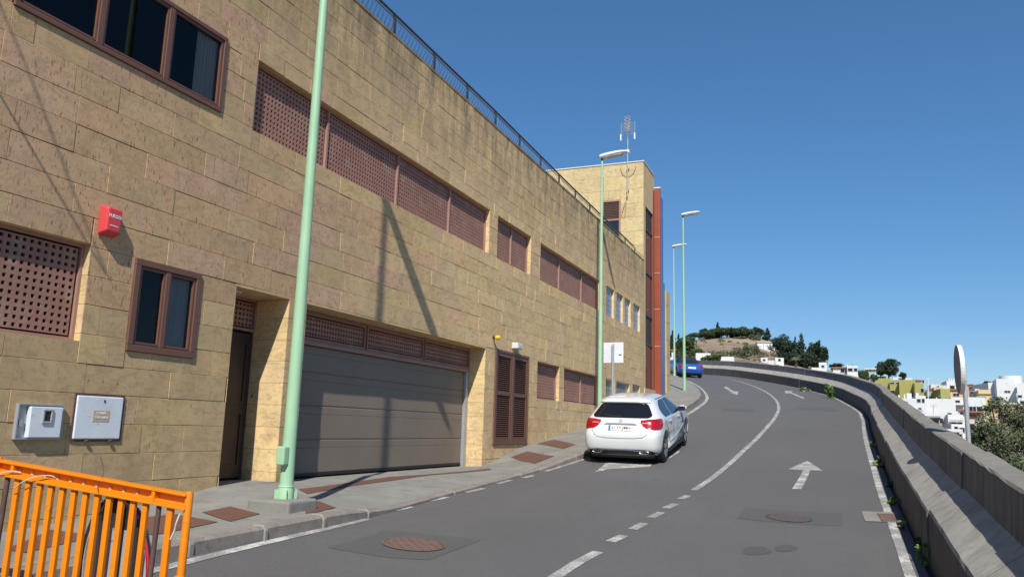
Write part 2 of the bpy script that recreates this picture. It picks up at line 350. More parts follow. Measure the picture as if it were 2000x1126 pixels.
def swpx(x, y):
    h = swb.ray_cast(Vector((0, 0, 0)), Vector(ray(x, y)).normalized()); return None if h[0] is None else np.array(h[0])
kerb_root = bpy.data.objects.new('kerb', None); C.objects.link(kerb_root); tag(kerb_root, kind='structure'); kerb_root['_o'] = (0, 0, 0)
arc = [0]
for i in range(1, len(LC)): arc.append(arc[-1]+np.linalg.norm(LC[i]-LC[i-1]))
def kpt(s):
    p = np.array([np.interp(s, arc, [q[k] for q in LC]) for k in range(3)]); q = np.array([np.interp(s+.05, arc, [q[k] for q in LC]) for k in range(3)])
    d = (q-p)[:2]; d /= np.linalg.norm(d); return p, np.array([-d[1], d[0], 0])
s = arc[-1]*0+6.0; knum = 0
while s < arc[-1]-2 and knum < 90:
    ln = .92 if s < 45 else 1.3
    mb = MB(); rows = []
    jit = random.uniform(-.006, .006)
    for k in range(3):
        p, n = kpt(s+.012+(ln-.024)*k/2); h = _kh(p[1])+jit*.5
        top = np.array([0, 0, h])
        rows.append([p+n*jit-np.array([0, 0, .1]), p+n*jit+top*.8, p+n*(.03+jit)+top, p+n*(KW+.0)+top, p+n*(KW+.0)-np.array([0, 0, .1])])
    mb.grid(rows); b0 = 0; mb.f.append((0, 1, 2, 3, 4)); mb.mi.append(0); mb.f.append((14, 13, 12, 11, 10)); mb.mi.append(0)
    mb.build('kerb_stone', M['kerb'], kerb_root)
    if s < 16.5 or knum % 3 == 0:
        p, n = kpt(s-.001); h = _kh(p[1]); t = np.array([n[1], -n[0], 0])
        mj = MB()
        prof = [p-n*.010-np.array([0, 0, .05]), p-n*.012+np.array([0, 0, h*.72]), p+n*.02+np.array([0, 0, h+.012]), p+n*(KW-.01)+np.array([0, 0, h+.008])]
        wj = .028+random.random()*.015
        mj.grid([[q-t*wj-np.array([0, 0, .012])+n*.012 for q in prof], [q-t*wj*.6 for q in prof], [q+t*wj*.6 for q in prof], [q+t*wj-np.array([0, 0, .012])+n*.012 for q in prof]])
        mj.build('kerb_joint', M['kerb_mortar'], kerb_root)
    s += ln; knum += 1

# ------------------------------------------------------------------ road markings and patches (sheets a few mm above the road)
def poly_on(px, name, mat, lift=.005, surf='road', parent=None, world=None, step=.25):
    pts = world if world is not None else [hitpx(*p) if surf == 'road' else swpx(*p) for p in px]
    pts = [p for p in pts if p is not None]
    if len(pts) < 3: return None
    bm = bmesh.new(); vs = [bm.verts.new((p[0], p[1], 0)) for p in pts]; bm.faces.new(vs)
    x0, x1 = min(p[0] for p in pts), max(p[0] for p in pts); y0, y1 = min(p[1] for p in pts), max(p[1] for p in pts)
    for k in np.arange(math.floor(y0/step)*step, y1, step):
        bmesh.ops.bisect_plane(bm, geom=bm.verts[:]+bm.edges[:]+bm.faces[:], plane_co=(0, k, 0), plane_no=(0, 1, 0))
    for k in np.arange(math.floor(x0/step)*step, x1, step):
        bmesh.ops.bisect_plane(bm, geom=bm.verts[:]+bm.edges[:]+bm.faces[:], plane_co=(k, 0, 0), plane_no=(1, 0, 0))
    bm.normal_update()
    for f in bm.faces:
        if f.normal.z < 0: f.normal_flip()
    fz = drop if surf == 'road' else swz
    for v in bm.verts:
        z = fz(v.co.x, v.co.y)
        v.co.z = (z if z is not None else pts[0][2])+lift
    me = bpy.data.meshes.new(name); bm.to_mesh(me); bm.free(); me.materials.append(mat)
    o = bpy.data.objects.new(name, me); C.objects.link(o)
    if parent: o.parent = parent
    return o
def strip(pts, wd, name, mat, lift=.005, parent=None, dense=.3, surf=drop):
    P = [np.array(p[:2], float) for p in pts]; L = [0]
    if len(P) < 2: return None
    for i in range(1, len(P)): L.append(L[-1]+np.linalg.norm(P[i]-P[i-1]))
    n = max(2, int(L[-1]/dense)+1); rows = []
    for t in np.linspace(0, L[-1], n):
        p = np.array([np.interp(t, L, [q[k] for q in P]) for k in (0, 1)]); t2 = min(t+.1, L[-1]); t1 = max(0, t2-.2)
        d = np.array([np.interp(t2, L, [q[k] for q in P])-np.interp(t1, L, [q[k] for q in P]) for k in (0, 1)]); d /= np.linalg.norm(d)
        nn = np.array([d[1], -d[0]]); row = []
        for sgn in (-.5, 0, .5):
            q = p+nn*wd*sgn*(1+random.uniform(-.05, .05)); z = surf(q[0], q[1])
            if z is None: z = surf(p[0], p[1])
            if z is None: break
            row.append((q[0], q[1], z+lift))
        if len(row) == 3: rows.append(row)
    if len(rows) < 2: return None
    m = MB(); m.grid([list(reversed(r)) for r in rows]); o = m.build(name, mat, parent); return o
marks = bpy.data.objects.new('road_markings', None); C.objects.link(marks); tag(marks, kind='structure')
def H(*px): return [h for h in (hitpx(*p) for p in px) if h is not None]
# centre line: solid, dashes, solid
cl = H((1085, 1126), (1128, 1098), (1168, 1077)); d0 = cl[1]-cl[0]
strip([cl[0]-d0*3.2]+cl, .115, 'centre_line', M['marking'], parent=marks)
for a, b in (((1192, 1057), (1219, 1045)), ((1235, 1033), (1259, 1021)), ((1271, 1010), (1292, 1000)), ((1300, 992), (1320, 983)), ((1329, 974), (1345, 967))):
    strip(H(a, b), .115, 'centre_dash', M['marking'], parent=marks)
cpx = [(1355, 957), (1378, 942), (1400, 926), (1425, 905), (1450, 882), (1472, 862), (1490, 843), (1506, 825), (1517, 809), (1521, 796), (1517, 783), (1505, 771), (1490, 762), (1470, 753), (1450, 746.5), (1425, 740), (1405, 737)]
cw = cr(H(*cpx), 6)
strip(cw, .11, 'centre_line', M['marking'], parent=marks, lift=.006)
# left edge line
e = [(-4.80, y) for y in np.arange(-6, 8.0, .5)]
lp = H((330, 1106), (420, 1083), (520, 1059), (620, 1036), (716, 1013)); d0 = lp[0]-lp[1]
strip([lp[0]+d0*4]+lp, .11, 'edge_line', M['marking'], parent=marks)
for a, b in (((770, 997), (803, 989)), ((838, 978), (874, 970)), ((911, 961), (945, 953)), ((973, 944), (998, 937)), ((1021, 933), (1042, 928))):
    strip(H(a, b), .10, 'edge_dash', M['marking'], parent=marks)
strip(H((1065, 920), (1100, 909), (1141, 896)), .10, 'edge_line', M['marking'], parent=marks)
ed = []
for sarc in np.arange(27, arc[-1]-3, .5):
    p, n = kpt(sarc); ed.append(p-n*.27)
strip(ed, .13, 'edge_line', M['marking'], parent=marks)
# right edge line
re_ = [(p[0], p[1]) for p in RC]
rr = []
for i, p in enumerate(RC):
    d = RC[min(i+1, len(RC)-1)]-RC[max(i-1, 0)]; n = np.array([-d[1], d[0]]); n /= np.linalg.norm(n); rr.append((p[0]+n[0]*.17, p[1]+n[1]*.17))
strip(rr, .105, 'edge_line', M['marking'], parent=marks, lift=.007)
# arrows
poly_on([(1577, 899), (1607, 919), (1583, 918), (1565, 955), (1547, 954), (1569, 918), (1539, 916)], 'lane_arrow', M['marking'], parent=marks)
poly_on([(1413, 756), (1419, 754), (1433, 764), (1443, 763.5), (1440, 770.5), (1424, 766.5), (1431, 766.5)], 'lane_arrow', M['marking'], parent=marks)
poly_on([(1533, 763), (1548, 763.5), (1546, 766), (1572, 776.5), (1567, 778), (1543, 767.5), (1533, 768)], 'lane_arrow', M['marking'], parent=marks)
poly_on([(1161, 922), (1183, 904), (1206, 902.5), (1275, 905.5), (1268, 911.5), (1230, 913.5), (1186, 916)], 'lane_arrow', M['marking'], parent=marks)
poly_on([(1304, 894), (1325, 880), (1328, 881), (1309, 894)], 'lane_arrow', M['marking'], parent=marks)
# tar patches, asphalt patches
poly_on([(640, 1069), (757, 1034), (942, 1053), (838, 1093), (755, 1088)], 'asphalt_patch', M['patch'], parent=road_o, lift=.003)
poly_on([(1440, 1012), (1455, 991), (1646, 1002), (1645, 1027), (1520, 1020)], 'asphalt_patch', M['patch'], parent=road_o, lift=.003)
poly_on([(1408, 796), (1470, 797), (1475, 804), (1412, 802)], 'asphalt_patch', M['patch'], parent=road_o, lift=.003)
poly_on([(1556, 795), (1620, 796), (1640, 800), (1628, 803), (1560, 799)], 'asphalt_patch', M['patch'], parent=road_o, lift=.003)
def blob(cx, cy, rx, ry, name, mat, parent, seed, lift=.004, n=44):
    r_ = random.Random(seed); pts = [(cx+rx*math.cos(t)*(1+.10*math.sin(3*t+seed)+r_.uniform(-.05, .05)), cy+ry*math.sin(t)*(1+.12*math.sin(2*t+seed*2)+r_.uniform(-.05, .05))) for t in np.linspace(0, 2*math.pi, n, endpoint=False)]
    return poly_on(pts, name, mat, parent=parent, lift=lift)
blob(1477, 1075, 27, 9, 'oil_stain', M['tar'], road_o, 1); blob(1534, 1070, 22, 6.5, 'oil_stain', M['tar'], road_o, 2)
# manholes
def manhole(px, r, mt, label):
    c = hitpx(*px); gx = (drop(c[0]+.2, c[1])-drop(c[0]-.2, c[1]))/.4; gy = (drop(c[0], c[1]+.2)-drop(c[0], c[1]-.2))/.4
    t = thing('manhole_cover', label, 'manhole cover', tuple(c))
    def disc(r0, r1, h, n=40):
        m = MB(); P = []
        for k in range(n+1):
            a = 2*math.pi*k/n; P.append([(c[0]+q*math.cos(a), c[1]+q*math.sin(a), c[2]+gx*q*math.cos(a)+gy*q*math.sin(a)+h) for q in (r1, r0)])
        m.grid([list(reversed(q)) for q in P]); return m
    disc(r*.93, r, .012).build('rim', M[mt], t); disc(.001, r*.915, .010).build('lid', M[mt], t)
    m = MB(); n = 0; stud = None
    for i in range(-9, 10):
        for j in range(-9, 10):
            x, y = i*.06, j*.06
            if math.hypot(x, y) < r*.86 and (i+j) % 2 == 0:
                m.box(c[0]+x-.019, c[0]+x+.019, c[1]+y-.019, c[1]+y+.019, c[2]+gx*x+gy*y+.0, c[2]+gx*x+gy*y+.014)
    m.build('tread_studs', M[mt], t)['kind'] = 'stuff'
manhole((808, 1063), .315, 'manhole', 'round rusty manhole cover in the left lane before the garage')
manhole((1541, 1011), .30, 'manhole_dull', 'round grey-brown manhole cover in the right lane below the arrow')
# drain grate at right kerb
poly_on([(1682, 998), (1751, 1001), (1760, 1020), (1690, 1018)], 'concrete_pad', M['concrete'], parent=road_o, lift=.009)
dc = [hitpx(*p) for p in ((1714, 1005), (1750, 1006), (1755, 1018), (1722, 1018))]
g = thing('drain_grate', 'small rusty drain grate in a pale concrete pad at the right road edge', 'drain grate', tuple(dc[0]))
m = MB()
for k in range(7):
    a = dc[0]+(dc[1]-dc[0])*(k+.5)/7; b = dc[3]+(dc[2]-dc[3])*(k+.5)/7; m.bar(a+np.array([0, 0, .014]), b+np.array([0, 0, .014]), .032, .012)
m.bar(dc[0]+np.array([0, 0, .018]), dc[1]+np.array([0, 0, .018]), .03, .012); m.bar(dc[3]+np.array([0, 0, .018]), dc[2]+np.array([0, 0, .018]), .03, .012)
m.build('grate_bars', M['manhole'], g)
# terracotta patches on the pavement
for pp in ([(395, 1000), (450, 989), (508, 1003), (450, 1018)], [(283, 1042), (283, 1010), (345, 1004), (426, 1019), (300, 1045)], [(8, 1073), (100, 1034), (162, 1043), (165, 1052), (50, 1079)],
           [(600, 981), (622, 978), (656, 991), (620, 1000), (596, 1002)], [(582, 955), (760, 931), (955, 914), (960, 917), (845, 927), (690, 948), (600, 964)],
           [(998, 892), (1030, 881), (1082, 890), (1044, 905)], [(1048, 866), (1082, 858), (1125, 868), (1100, 876)],
           [(110, 1100), (200, 1075), (250, 1080), (150, 1110)]):
    poly_on(pp, 'terracotta_slab', M['terracotta'], parent=pav, surf='sw', lift=.006)

# ------------------------------------------------------------------ parapet wall on the right
par = thing('parapet_wall', 'long stepped grey concrete parapet curving along the right side of the road', 'parapet', tuple(RC[0]))
def off(i, dx, dz):
    p = RC[i]; d = RC[min(i+1, len(RC)-1)]-RC[max(i-1, 0)]; n = np.array([d[1], -d[0]]); n /= np.linalg.norm(n)
    return np.array([p[0]+n[0]*dx, p[1]+n[1]*dx, p[2]+dz])
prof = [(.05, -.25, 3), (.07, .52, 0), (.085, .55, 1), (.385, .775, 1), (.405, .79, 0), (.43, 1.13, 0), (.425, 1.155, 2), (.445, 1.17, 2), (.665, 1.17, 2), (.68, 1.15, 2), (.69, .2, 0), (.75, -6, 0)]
i = 0; segn = 0
while i < len(RC)-1:
    j = min(i+(12 if i < 90 else 8), len(RC)-1); mb = MB()
    jx, jz = random.uniform(-.012, .012), random.uniform(-.008, .008)
    rows = [[off(k, a+jx, b+jz+random.uniform(-.004, .004)*(2 if b > 1.1 or a == .085 else 1)) for a, b, _ in prof] for k in range(i, j+1)]
    d = rows[-1][0]-rows[-2][0]; d /= np.linalg.norm(d)
    rows[-1] = [q-d*.012 for q in rows[-1]]
    o0 = len(mb.v)
    for r in rows: mb.v += [tuple(q) for q in r]
    nP = len(prof)
    for a in range(len(rows)-1):
        for b in range(nP-1):
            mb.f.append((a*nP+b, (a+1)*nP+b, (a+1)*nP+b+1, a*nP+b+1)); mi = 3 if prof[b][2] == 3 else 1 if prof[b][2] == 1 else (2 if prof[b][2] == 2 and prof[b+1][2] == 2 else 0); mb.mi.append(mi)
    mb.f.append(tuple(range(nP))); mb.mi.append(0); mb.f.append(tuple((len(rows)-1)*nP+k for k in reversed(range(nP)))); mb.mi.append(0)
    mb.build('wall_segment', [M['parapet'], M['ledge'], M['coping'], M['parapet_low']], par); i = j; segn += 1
# gutter
gm = MB(); gm.grid([[off(k, -.02, .002), off(k, .0, -.03), off(k, .06, -.03)] for k in range(len(RC))][::-1]); tag(gm.build('gutter', M['gutter']), kind='structure')

# ------------------------------------------------------------------ the main building
bld = thing('stone_building', 'long sandstone-clad building with brown lattice windows along the left pavement', 'building', (W, 18, 0))
YE = 31.35; ZT = 6.94
OPEN = [('upwin', 4.58, 7.36, 3.86, 4.86), ('lat', 7.97, 15.84, 3.86, 4.87), ('lat', 16.32, 18.48, 3.86, 4.87), ('lat', 19.2, 24.86, 3.87, 4.88),
        ('gb', 25.7, 26.75, 3.86, 4.88), ('gb', 27.05, 28.0, 3.86, 4.88), ('gb', 28.25, 29.15, 3.86, 4.88), ('gb', 29.6, 30.7, 3.86, 4.88),
        ('lat', 1.6, 5.75, .74, 1.76), ('win', 6.32, 7.31, .70, 1.74), ('door', 7.94, 9.03, -2, 1.70), ('garage', 9.43, 15.87, -2, 1.70),
        ('shut', 16.40, 18.50, -.40, 1.76), ('lat', 19.17, 20.93, .75, 1.71), ('lat', 21.34, 24.85, .76, 1.71),
        ('gb', 25.75, 26.85, .95, 1.70), ('gb', 27.1, 29.05, 1.1, 1.71), ('gb', 29.5, 30.7, 1.25, 1.72)]
SX = W; TH = .03
# backing wall (mortar colour) as rectangles round the openings
def rect_minus(y0, y1, z0, z1, holes):
    rects = [(y0, y1, z0, z1)]
    for (_, a, b, c, d) in holes:
        nr = []
        for (p, q, r, t) in rects:
            if a >= q or b <= p or c >= t or d <= r: nr.append((p, q, r, t)); continue
            if p < a: nr.append((p, a, r, t))
            if q > b: nr.append((b, q, r, t))
            if r < c: nr.append((max(p, a), min(q, b), r, c))
            if t > d: nr.append((max(p, a), min(q, b), d, t))
        rects = nr
    return rects
mb = MB()
for (p, q, r, t) in rect_minus(-8, YE, -2.6, ZT-.02, OPEN):
    mb.add([(W-TH, p, r), (W-TH, q, r), (W-TH, q, t), (W-TH, p, t)], [(0, 1, 2, 3)])
mb.build('wall_backing', M['mortar'], bld)
# reveals (stone lining of each opening)
def tintcol(y, z, kind=None):
    pink = math.exp(-((y-4)/5.0)**2)*.85+.5*math.exp(-((z-2.6)/1.1)**2)*math.exp(-((y-9.0)/4)**2)
    pk = random.random() < min(.93, pink*(1 if 1.5 < z < 5 else .28))
    if y < 8.2 and z < 1.5: pk = random.random() < .08
    if pk: c = np.array([.535, .352, .222]); pit = 1.0
    elif random.random() < .22: c = np.array([.545, .385, .215]); pit = .3
    else: c = np.array([.515, .366, .212]); pit = .4
    c = c*(1+.32*min(1, max(0, (y-8)/7)))*np.array([1, .995, .97])
    c = c*random.uniform(.93, 1.06); c = c*np.array([1, random.uniform(.975, 1.03), random.uniform(.93, 1.07)])
    return (*c, pit)
DEPTH = {'upwin': .16, 'lat': .22, 'gb': .15, 'win': .16, 'door': .60, 'garage': .44, 'shut': .12}
rv = MB(); rvc = []
for (k, a, b, c, d) in OPEN:
    dp = DEPTH[k]; X0, X1 = W-dp, W-.002
    zs = [c]+[z for z in [1.74-.306*n for n in range(-20, 12)][::-1] if c < z < d]+[d]; zs = sorted(zs)
    for z0, z1 in zip(zs[:-1], zs[1:]):
        for yy, s in ((a, 1), (b, -1)):
            g_ = .002
            rv.add([(X0, yy, z0+g_), (X1, yy, z0+g_), (X1, yy, z1-g_), (X0, yy, z1-g_)], [(0, 1, 2, 3) if s > 0 else (3, 2, 1, 0)])
            t_ = tintcol(yy+6, z0); t_ = (t_[0]*1.05, t_[1]*1.08, t_[2]*1.05, .2); rvc.append(t_)
    rv.add([(X0, a, d), (X1, a, d), (X1, b, d), (X0, b, d)], [(3, 2, 1, 0)]); rvc.append(tintcol(12, 6))
    rv.add([(X0, a, c), (X1, a, c), (X1, b, c), (X0, b, c)], [(0, 1, 2, 3)]); rvc.append(tintcol(12, 6))
o = rv.build('opening_reveals', M['stone'], bld); settint(o.data, rvc)
# cladding stones
stones = []; zc = 1.74-.306*15; row = 0
while zc < ZT-.02:
    z0, z1 = zc, min(zc+.306, ZT)
    y = 2.6+random.uniform(-.6, 0)
    while y < YE:
        ln = random.choice([.55, .62, .78, .92, .92, 1.02, 1.12]); y1 = min(y+ln, YE)
        if y1-y < .2: break
        if YE-y1 < .25: y1 = YE
        for (p, q, r, t) in rect_minus(y, y1, z0, z1, OPEN):
            if q-p < .03 or t-r < .03: continue
            base = min(zwall(p), zwall(q))
            if t < base-.05: continue
            stones.append((p, q, r, t, tintcol((p+q)/2, (r+t)/2)))
        y = y1
    zc += .306; row += 1
def visible_score(s):
    yc, zz = (s[0]+s[1])/2, (s[2]+s[3])/2; v = np.array([W, yc, zz]); cz = v@fw
    if cz < .5: return 0
    px = 1000+F*(v@r2)/cz; py = 563-F*(v@u2)/cz
    if px < -60 or py < -60 or py > 1180: return 0
    if px < 330 and py > 1000: return 0
    ar = (s[1]-s[0])*(s[3]-s[2]); return ar/(v@v)*abs(v[0])/np.linalg.norm(v)
stones.sort(key=visible_score, reverse=True)
def stone_geo(mb, s):
    p, q, r, t, c = s; g_ = random.choice([.0006, .0010, .0016, .0022]); gh = random.choice([.0008, .0016, .0024, .003]); xo = SX+random.uniform(-.0035, .0035); tl = random.uniform(-.002, .002); bvl = .003
    p += g_; q -= g_; r += gh; t -= gh
    xs = [xo+tl, xo-tl, xo-tl*.5, xo+tl*.5]
    vs = [(W-TH, p, r), (W-TH, q, r), (W-TH, q, t), (W-TH, p, t), (xo-bvl, p, r), (xo-bvl, q, r), (xo-bvl, q, t), (xo-bvl, p, t),
          (xs[0], p+bvl, r+bvl), (xs[1], q-bvl, r+bvl), (xs[2], q-bvl, t-bvl), (xs[3], p+bvl, t-bvl)]
    mb.add(vs, [(0, 1, 5, 4), (1, 2, 6, 5), (2, 3, 7, 6), (3, 0, 4, 7), (4, 5, 9, 8), (5, 6, 10, 9), (6, 7, 11, 10), (7, 4, 8, 11), (8, 9, 10, 11)])
    return [c]*9
for s_ in stones[:300]:
    mb = MB(); cl_ = stone_geo(mb, s_); o = mb.build('stone', M['stone'], bld); settint(o.data, cl_)
mb = MB(); cl_ = []
for s_ in stones[300:]: cl_ += stone_geo(mb, s_)
o = mb.build('stone_cladding', M['stone'], bld); settint(o.data, cl_); o['kind'] = 'stuff'
# coping and roof terrace
mb = MB()
y = -8
while y < YE-.01:
    y1 = min(y+1.2, YE); mb.box(W-.32, W+.012+random.uniform(-.004, .004), y+.003, y1-.003, ZT-.018, ZT+.03+random.uniform(-.004, .004)); y = y1
o = mb.build('wall_coping', M['stone'], bld); settint(o.data, [(.30, .235, .145, .4)]*len(o.data.polygons))
MB().box(-22, W-.32, -8, YE, ZT-.3, ZT-.05).build('roof', M['concrete'], bld)
MB().box(-22, W-1.2, -8, -7.8, -3, ZT-.05).build('end_wall', M['plaster'], bld)
# inner dark body so nothing shows through
mb = MB(); mb.add([(-9.6, -8, -3), (-9.6, YE, -3), (-9.6, YE, ZT), (-9.6, -8, ZT)], [(0, 1, 2, 3)]); mb.build('inner_wall', M['room'], bld)
mb = MB(); mb.box(-9.59, W-.25, -7.9, YE-.05, 2.75, 2.95); mb.build('floor_slab', M['room'], bld)

def lattice(y0, y1, z0, z1, x, pitch=.0772, hole=.038, th=.03, skip=0):
    """perforated panel with real square holes"""
    ny = max(1, round((y1-y0-.05)/pitch)); nz = max(1, round((z1-z0-.04)/pitch)); py = (y1-y0-.05)/ny; pz = (z1-z0-.04)/nz
    mb = MB(); hy = hole/2*py/pitch; hz = hole/2*pz/pitch
    for i in range(ny):
        for j in range(nz):
            cy_ = y0+.025+py*(i+.5); cz = z0+.02+pz*(j+.5)
            o_ = [(x, cy_-py/2, cz-pz/2), (x, cy_+py/2, cz-pz/2), (x, cy_+py/2, cz+pz/2), (x, cy_-py/2, cz+pz/2)]
            h_ = [(x, cy_-hy, cz-hz), (x, cy_+hy, cz-hz), (x, cy_+hy, cz+hz), (x, cy_-hy, cz+hz)]
            b_ = [(x-th, q[1], q[2]) for q in h_]
            mb.add(o_+h_+b_, [(0, 1, 5, 4), (1, 2, 6, 5), (2, 3, 7, 6), (3, 0, 4, 7), (4, 5, 9, 8), (5, 6, 10, 9), (6, 7, 11, 10), (7, 4, 8, 11)])
    return mb
def frame_ring(mb, x0, x1, y0, y1, z0, z1, wd):
    mb.box(x0, x1, y0, y1, z0, z0+wd); mb.box(x0, x1, y0, y1, z1-wd, z1)
    mb.box(x0, x1, y0, y0+wd, z0+wd, z1-wd); mb.box(x0, x1, y1-wd, y1, z0+wd, z1-wd); return mb
def lattice_window(k, divs, x=W-.10, label=None):
    _, a, b, c, d = k
    fr = MB(); frame_ring(fr, x-.05, x+.012, a+.002, b-.002, c+.002, d-.002, .032)
    for q in divs: fr.box(x-.05, x+.022, q-.022, q+.022, c+.034, d-.034)
    f = fr.build('lattice_window', M['lattice_bar'], bld)
    if label: f['label'] = label
    ds = [a+.034]+list(divs)+[b-.034]
    for i in range(len(ds)-1):
        p, q = ds[i]+(.022 if i else 0), ds[i+1]-(.022 if i < len(ds)-2 else 0)
        lattice(p, q, c+.034, d-.034, x-.012).build('lattice_panel', M['lattice'], f)
    mbk = MB(); mbk.box(x-.50, x-.12, a-.01, b+.01, c-.01, d+.01); mbk.f = mbk.f[:1]+mbk.f[1:3]+mbk.f[4:]; mbk.mi = mbk.mi[:5]
    mbk.build('dark_recess', M['dark'], f)
lattice_window(OPEN[1], [9.74, 11.90, 14.0])
lattice_window(OPEN[2], [17.36])
lattice_window(OPEN[3], [21.0, 23.14])
lattice_window(OPEN[8], [3.6])
lattice_window(OPEN[13], [])
lattice_window(OPEN[14], [23.2])
# glass block windows with white bars
for k in OPEN:
    if k[0] != 'gb': continue
    _, a, b, c, d = k; x = W-.09
    f = frame_ring(MB(), x-.03, x+.03, a+.003, b-.003, c+.003, d-.003, .03).build('glass_block_window', M['white_metal'], bld)
    ny = max(2, round((b-a)/.24)); nz = max(3, round((d-c)/.2)); bl = None
    for i in range(ny):
        for j in range(nz):
            y0 = a+.03+(b-a-.06)*i/ny; y1 = a+.03+(b-a-.06)*(i+1)/ny; z0 = c+.03+(d-c-.06)*j/nz; z1 = c+.03+(d-c-.06)*(j+1)/nz
            if bl is None:
                mm = MB().box(x-.02, x+.012, -(y1-y0)/2+.006, (y1-y0)/2-.006, -(z1-z0)/2+.006, (z1-z0)/2-.006)
                bl = mm.build('glass_block', M['glass_block'], f, local=True); bl.data.transform(Matrix.Translation((-x, 0, 0))); ob = bl
            else:
                ob = bl.copy(); C.objects.link(ob); ob.parent = f
            ob.location = (x-W, (y0+y1)/2-18, (z0+z1)/2)
    gm_ = MB().box(x-.018, x-.004, a+.03, b-.03, c+.03, d-.03); gm_.build('grout', M['white_metal'], f)
# casement windows with protruding frames
def glazed(name, a, b, c, d, divs, prot=.025, label=None, fw_=.055, curtain=None, ml_=.038):
    fr = MB(); x1 = W+prot
    frame_ring(fr, W-.10, x1, a, b, c, d, fw_)
    frame_ring(fr, W-.08, x1-.018, a+fw_, b-fw_, c+fw_, d-fw_, .014)
    for q in divs: fr.box(W-.08, x1-.006, q-ml_, q+ml_, c+fw_+.001, d-fw_-.001)
    f = bev(fr.build(name, M['brown'], bld), .006)
    if label: f['label'] = label
    ed_ = [a+fw_+.014]+list(divs)+[b-fw_-.014]
    for i in range(len(ed_)-1):
        p = ed_[i]+(ml_ if i else 0); q = ed_[i+1]-(ml_ if i < len(ed_)-2 else 0)
        s_ = frame_ring(MB(), W-.06, W+prot-.016, p+.001, q-.001, c+fw_+.015, d-fw_-.015, .022).build('sash', M['brown'], f)
        g_ = MB(); g_.add([(W-.02, p+.022, c+fw_+.036), (W-.02, q-.022, c+fw_+.036), (W-.02, q-.022, d-fw_-.036), (W-.02, p+.022, d-fw_-.036)], [(0, 1, 2, 3)])
        g_.build('pane', M['glass'], f)
    if curtain:
        for (p, q) in curtain:
            m_ = MB(); P = [[(W-.075+.010*math.sin(t*70), p+(q-p)*t, z) for z in (c+.05, d-.05)] for t in np.linspace(0, 1, 30)]
            m_.grid(P); m_.build('curtain', M['curtain'], f)
    mbk = MB().box(W-1.6, W-.11, a-.02, b+.02, c-.02, d+.02); mbk.f = mbk.f[:3]+mbk.f[4:]; mbk.mi = mbk.mi[:5]; mbk.build('room', M['room'], f)
    return f
glazed('casement_window', 4.58, 7.36, 3.86, 4.88, [5.53, 6.44], curtain=[(6.93, 7.27)], label='brown framed window of three dark panes')
glazed('casement_window', 6.32, 7.31, .70, 1.74, [6.80], fw_=.075, ml_=.035, curtain=[(6.93, 7.22)], label='small brown framed window of two panes')
# pedestrian door recess
xb = W-.60
mb = MB(); mb.box(xb-.04, xb, 7.94, 9.03, 1.24, 1.70); lb = MB()
frame_ring(lb, xb-.03, xb+.03, 7.94, 9.03, 1.24, 1.70, .035)
dr = MB().box(xb-.04, xb+.01, 7.98, 8.99, -.80, 1.20).build('entrance_door', M['brown_dark'], bld)
for (z0, z1) in ((-.65, .1), (.22, 1.08)):
    for (y0, y1) in ((8.06, 8.44), (8.53, 8.91)): frame_ring(MB(), xb+.011, xb+.028, y0, y1, z0, z1, .025).build('door_moulding', M['brown_dark'], dr)
tf = lb.build('door_transom', M['lattice'], bld); lattice(7.975, 8.995, 1.275, 1.665, xb+.01, hole=.042).build('lattice_panel', M['lattice'], tf)
MB().box(xb-.3, xb-.05, 7.9, 9.1, -1, 1.8).build('door_backing', M['dark'], bld)
mb = MB(); mb.box(W-.50, W-.14, 8.05, 8.22, 1.655, 1.70); bev(mb.build('ceiling_lamp', M['lamp_glass'], bld), .012)
MB().box(xb, W, 7.94, 9.03, -1.2, -.835).build('door_step', M['concrete'], bld)
MB().box(W-1.2, W-TH-.002, 7.7, 7.938, -2.3, 2.2).build('wall_core', M['mortar'], bld)
MB().box(W-1.2, W-TH-.002, 9.032, 9.428, -2.3, 2.2).build('wall_core', M['mortar'], bld)
# garage
gx = W-.40
gar = bev(frame_ring(MB(), gx-.06, gx+.02, 9.43, 15.87, 1.22, 1.695, .035).build('garage_transom', M['lattice'], bld), .003)
for (a, b) in ((9.46, 11.62), (11.68, 13.72), (13.78, 15.84)):
    frame_ring(MB(), gx-.04, gx+.026, a, b, 1.255, 1.66, .03).build('transom_frame', M['lattice'], gar)
    lattice(a+.03, b-.03, 1.285, 1.63, gx, hole=.042).build('lattice_panel', M['lattice'], gar)
MB().box(gx-.02, gx+.035, 9.43, 15.87, 1.17, 1.22).build('garage_lintel_bar', M['lattice_bar'], gar)
gd = MB().box(gx-.10, gx-.05, 9.45, 15.71, -.84, 1.2).build('garage_door', M['garage'], bld); gd['label'] = 'wide grey-brown sectional garage door'
zz = -.80
for h in (.52, .52, .52, .41):
    p_ = MB(); y0, y1 = 9.46, 15.70
    z0, z1 = zz+.004, zz+h-.004
    rows = [(gx-.05, z0), (gx-.038, z0+.012), (gx-.038, z1-.13), (gx-.043, z1-.125), (gx-.038, z1-.12), (gx-.038, z1-.012), (gx-.05, z1)]
    p_.grid([[(x_, y1, z_) for x_, z_ in rows], [(x_, y0, z_) for x_, z_ in rows]]); p_.build('door_panel', M['garage'], gd); zz += h
MB().box(gx-.045, gx-.03, 9.46, 15.70, -.83, -.803).build('bottom_seal', M['black'], gd)
MB().box(gx-.05, gx+.02, 15.72, 15.85, -.95, 1.17).build('door_track', M['galv'], bld)
MB().box(gx-.3, gx-.11, 9.4, 15.9, -1.2, 1.75).build('garage_backing', M['dark'], bld)
MB().box(gx-.02, W, 9.43, 15.87, -1.3, -.865).build('garage_threshold', M['concrete'], bld)
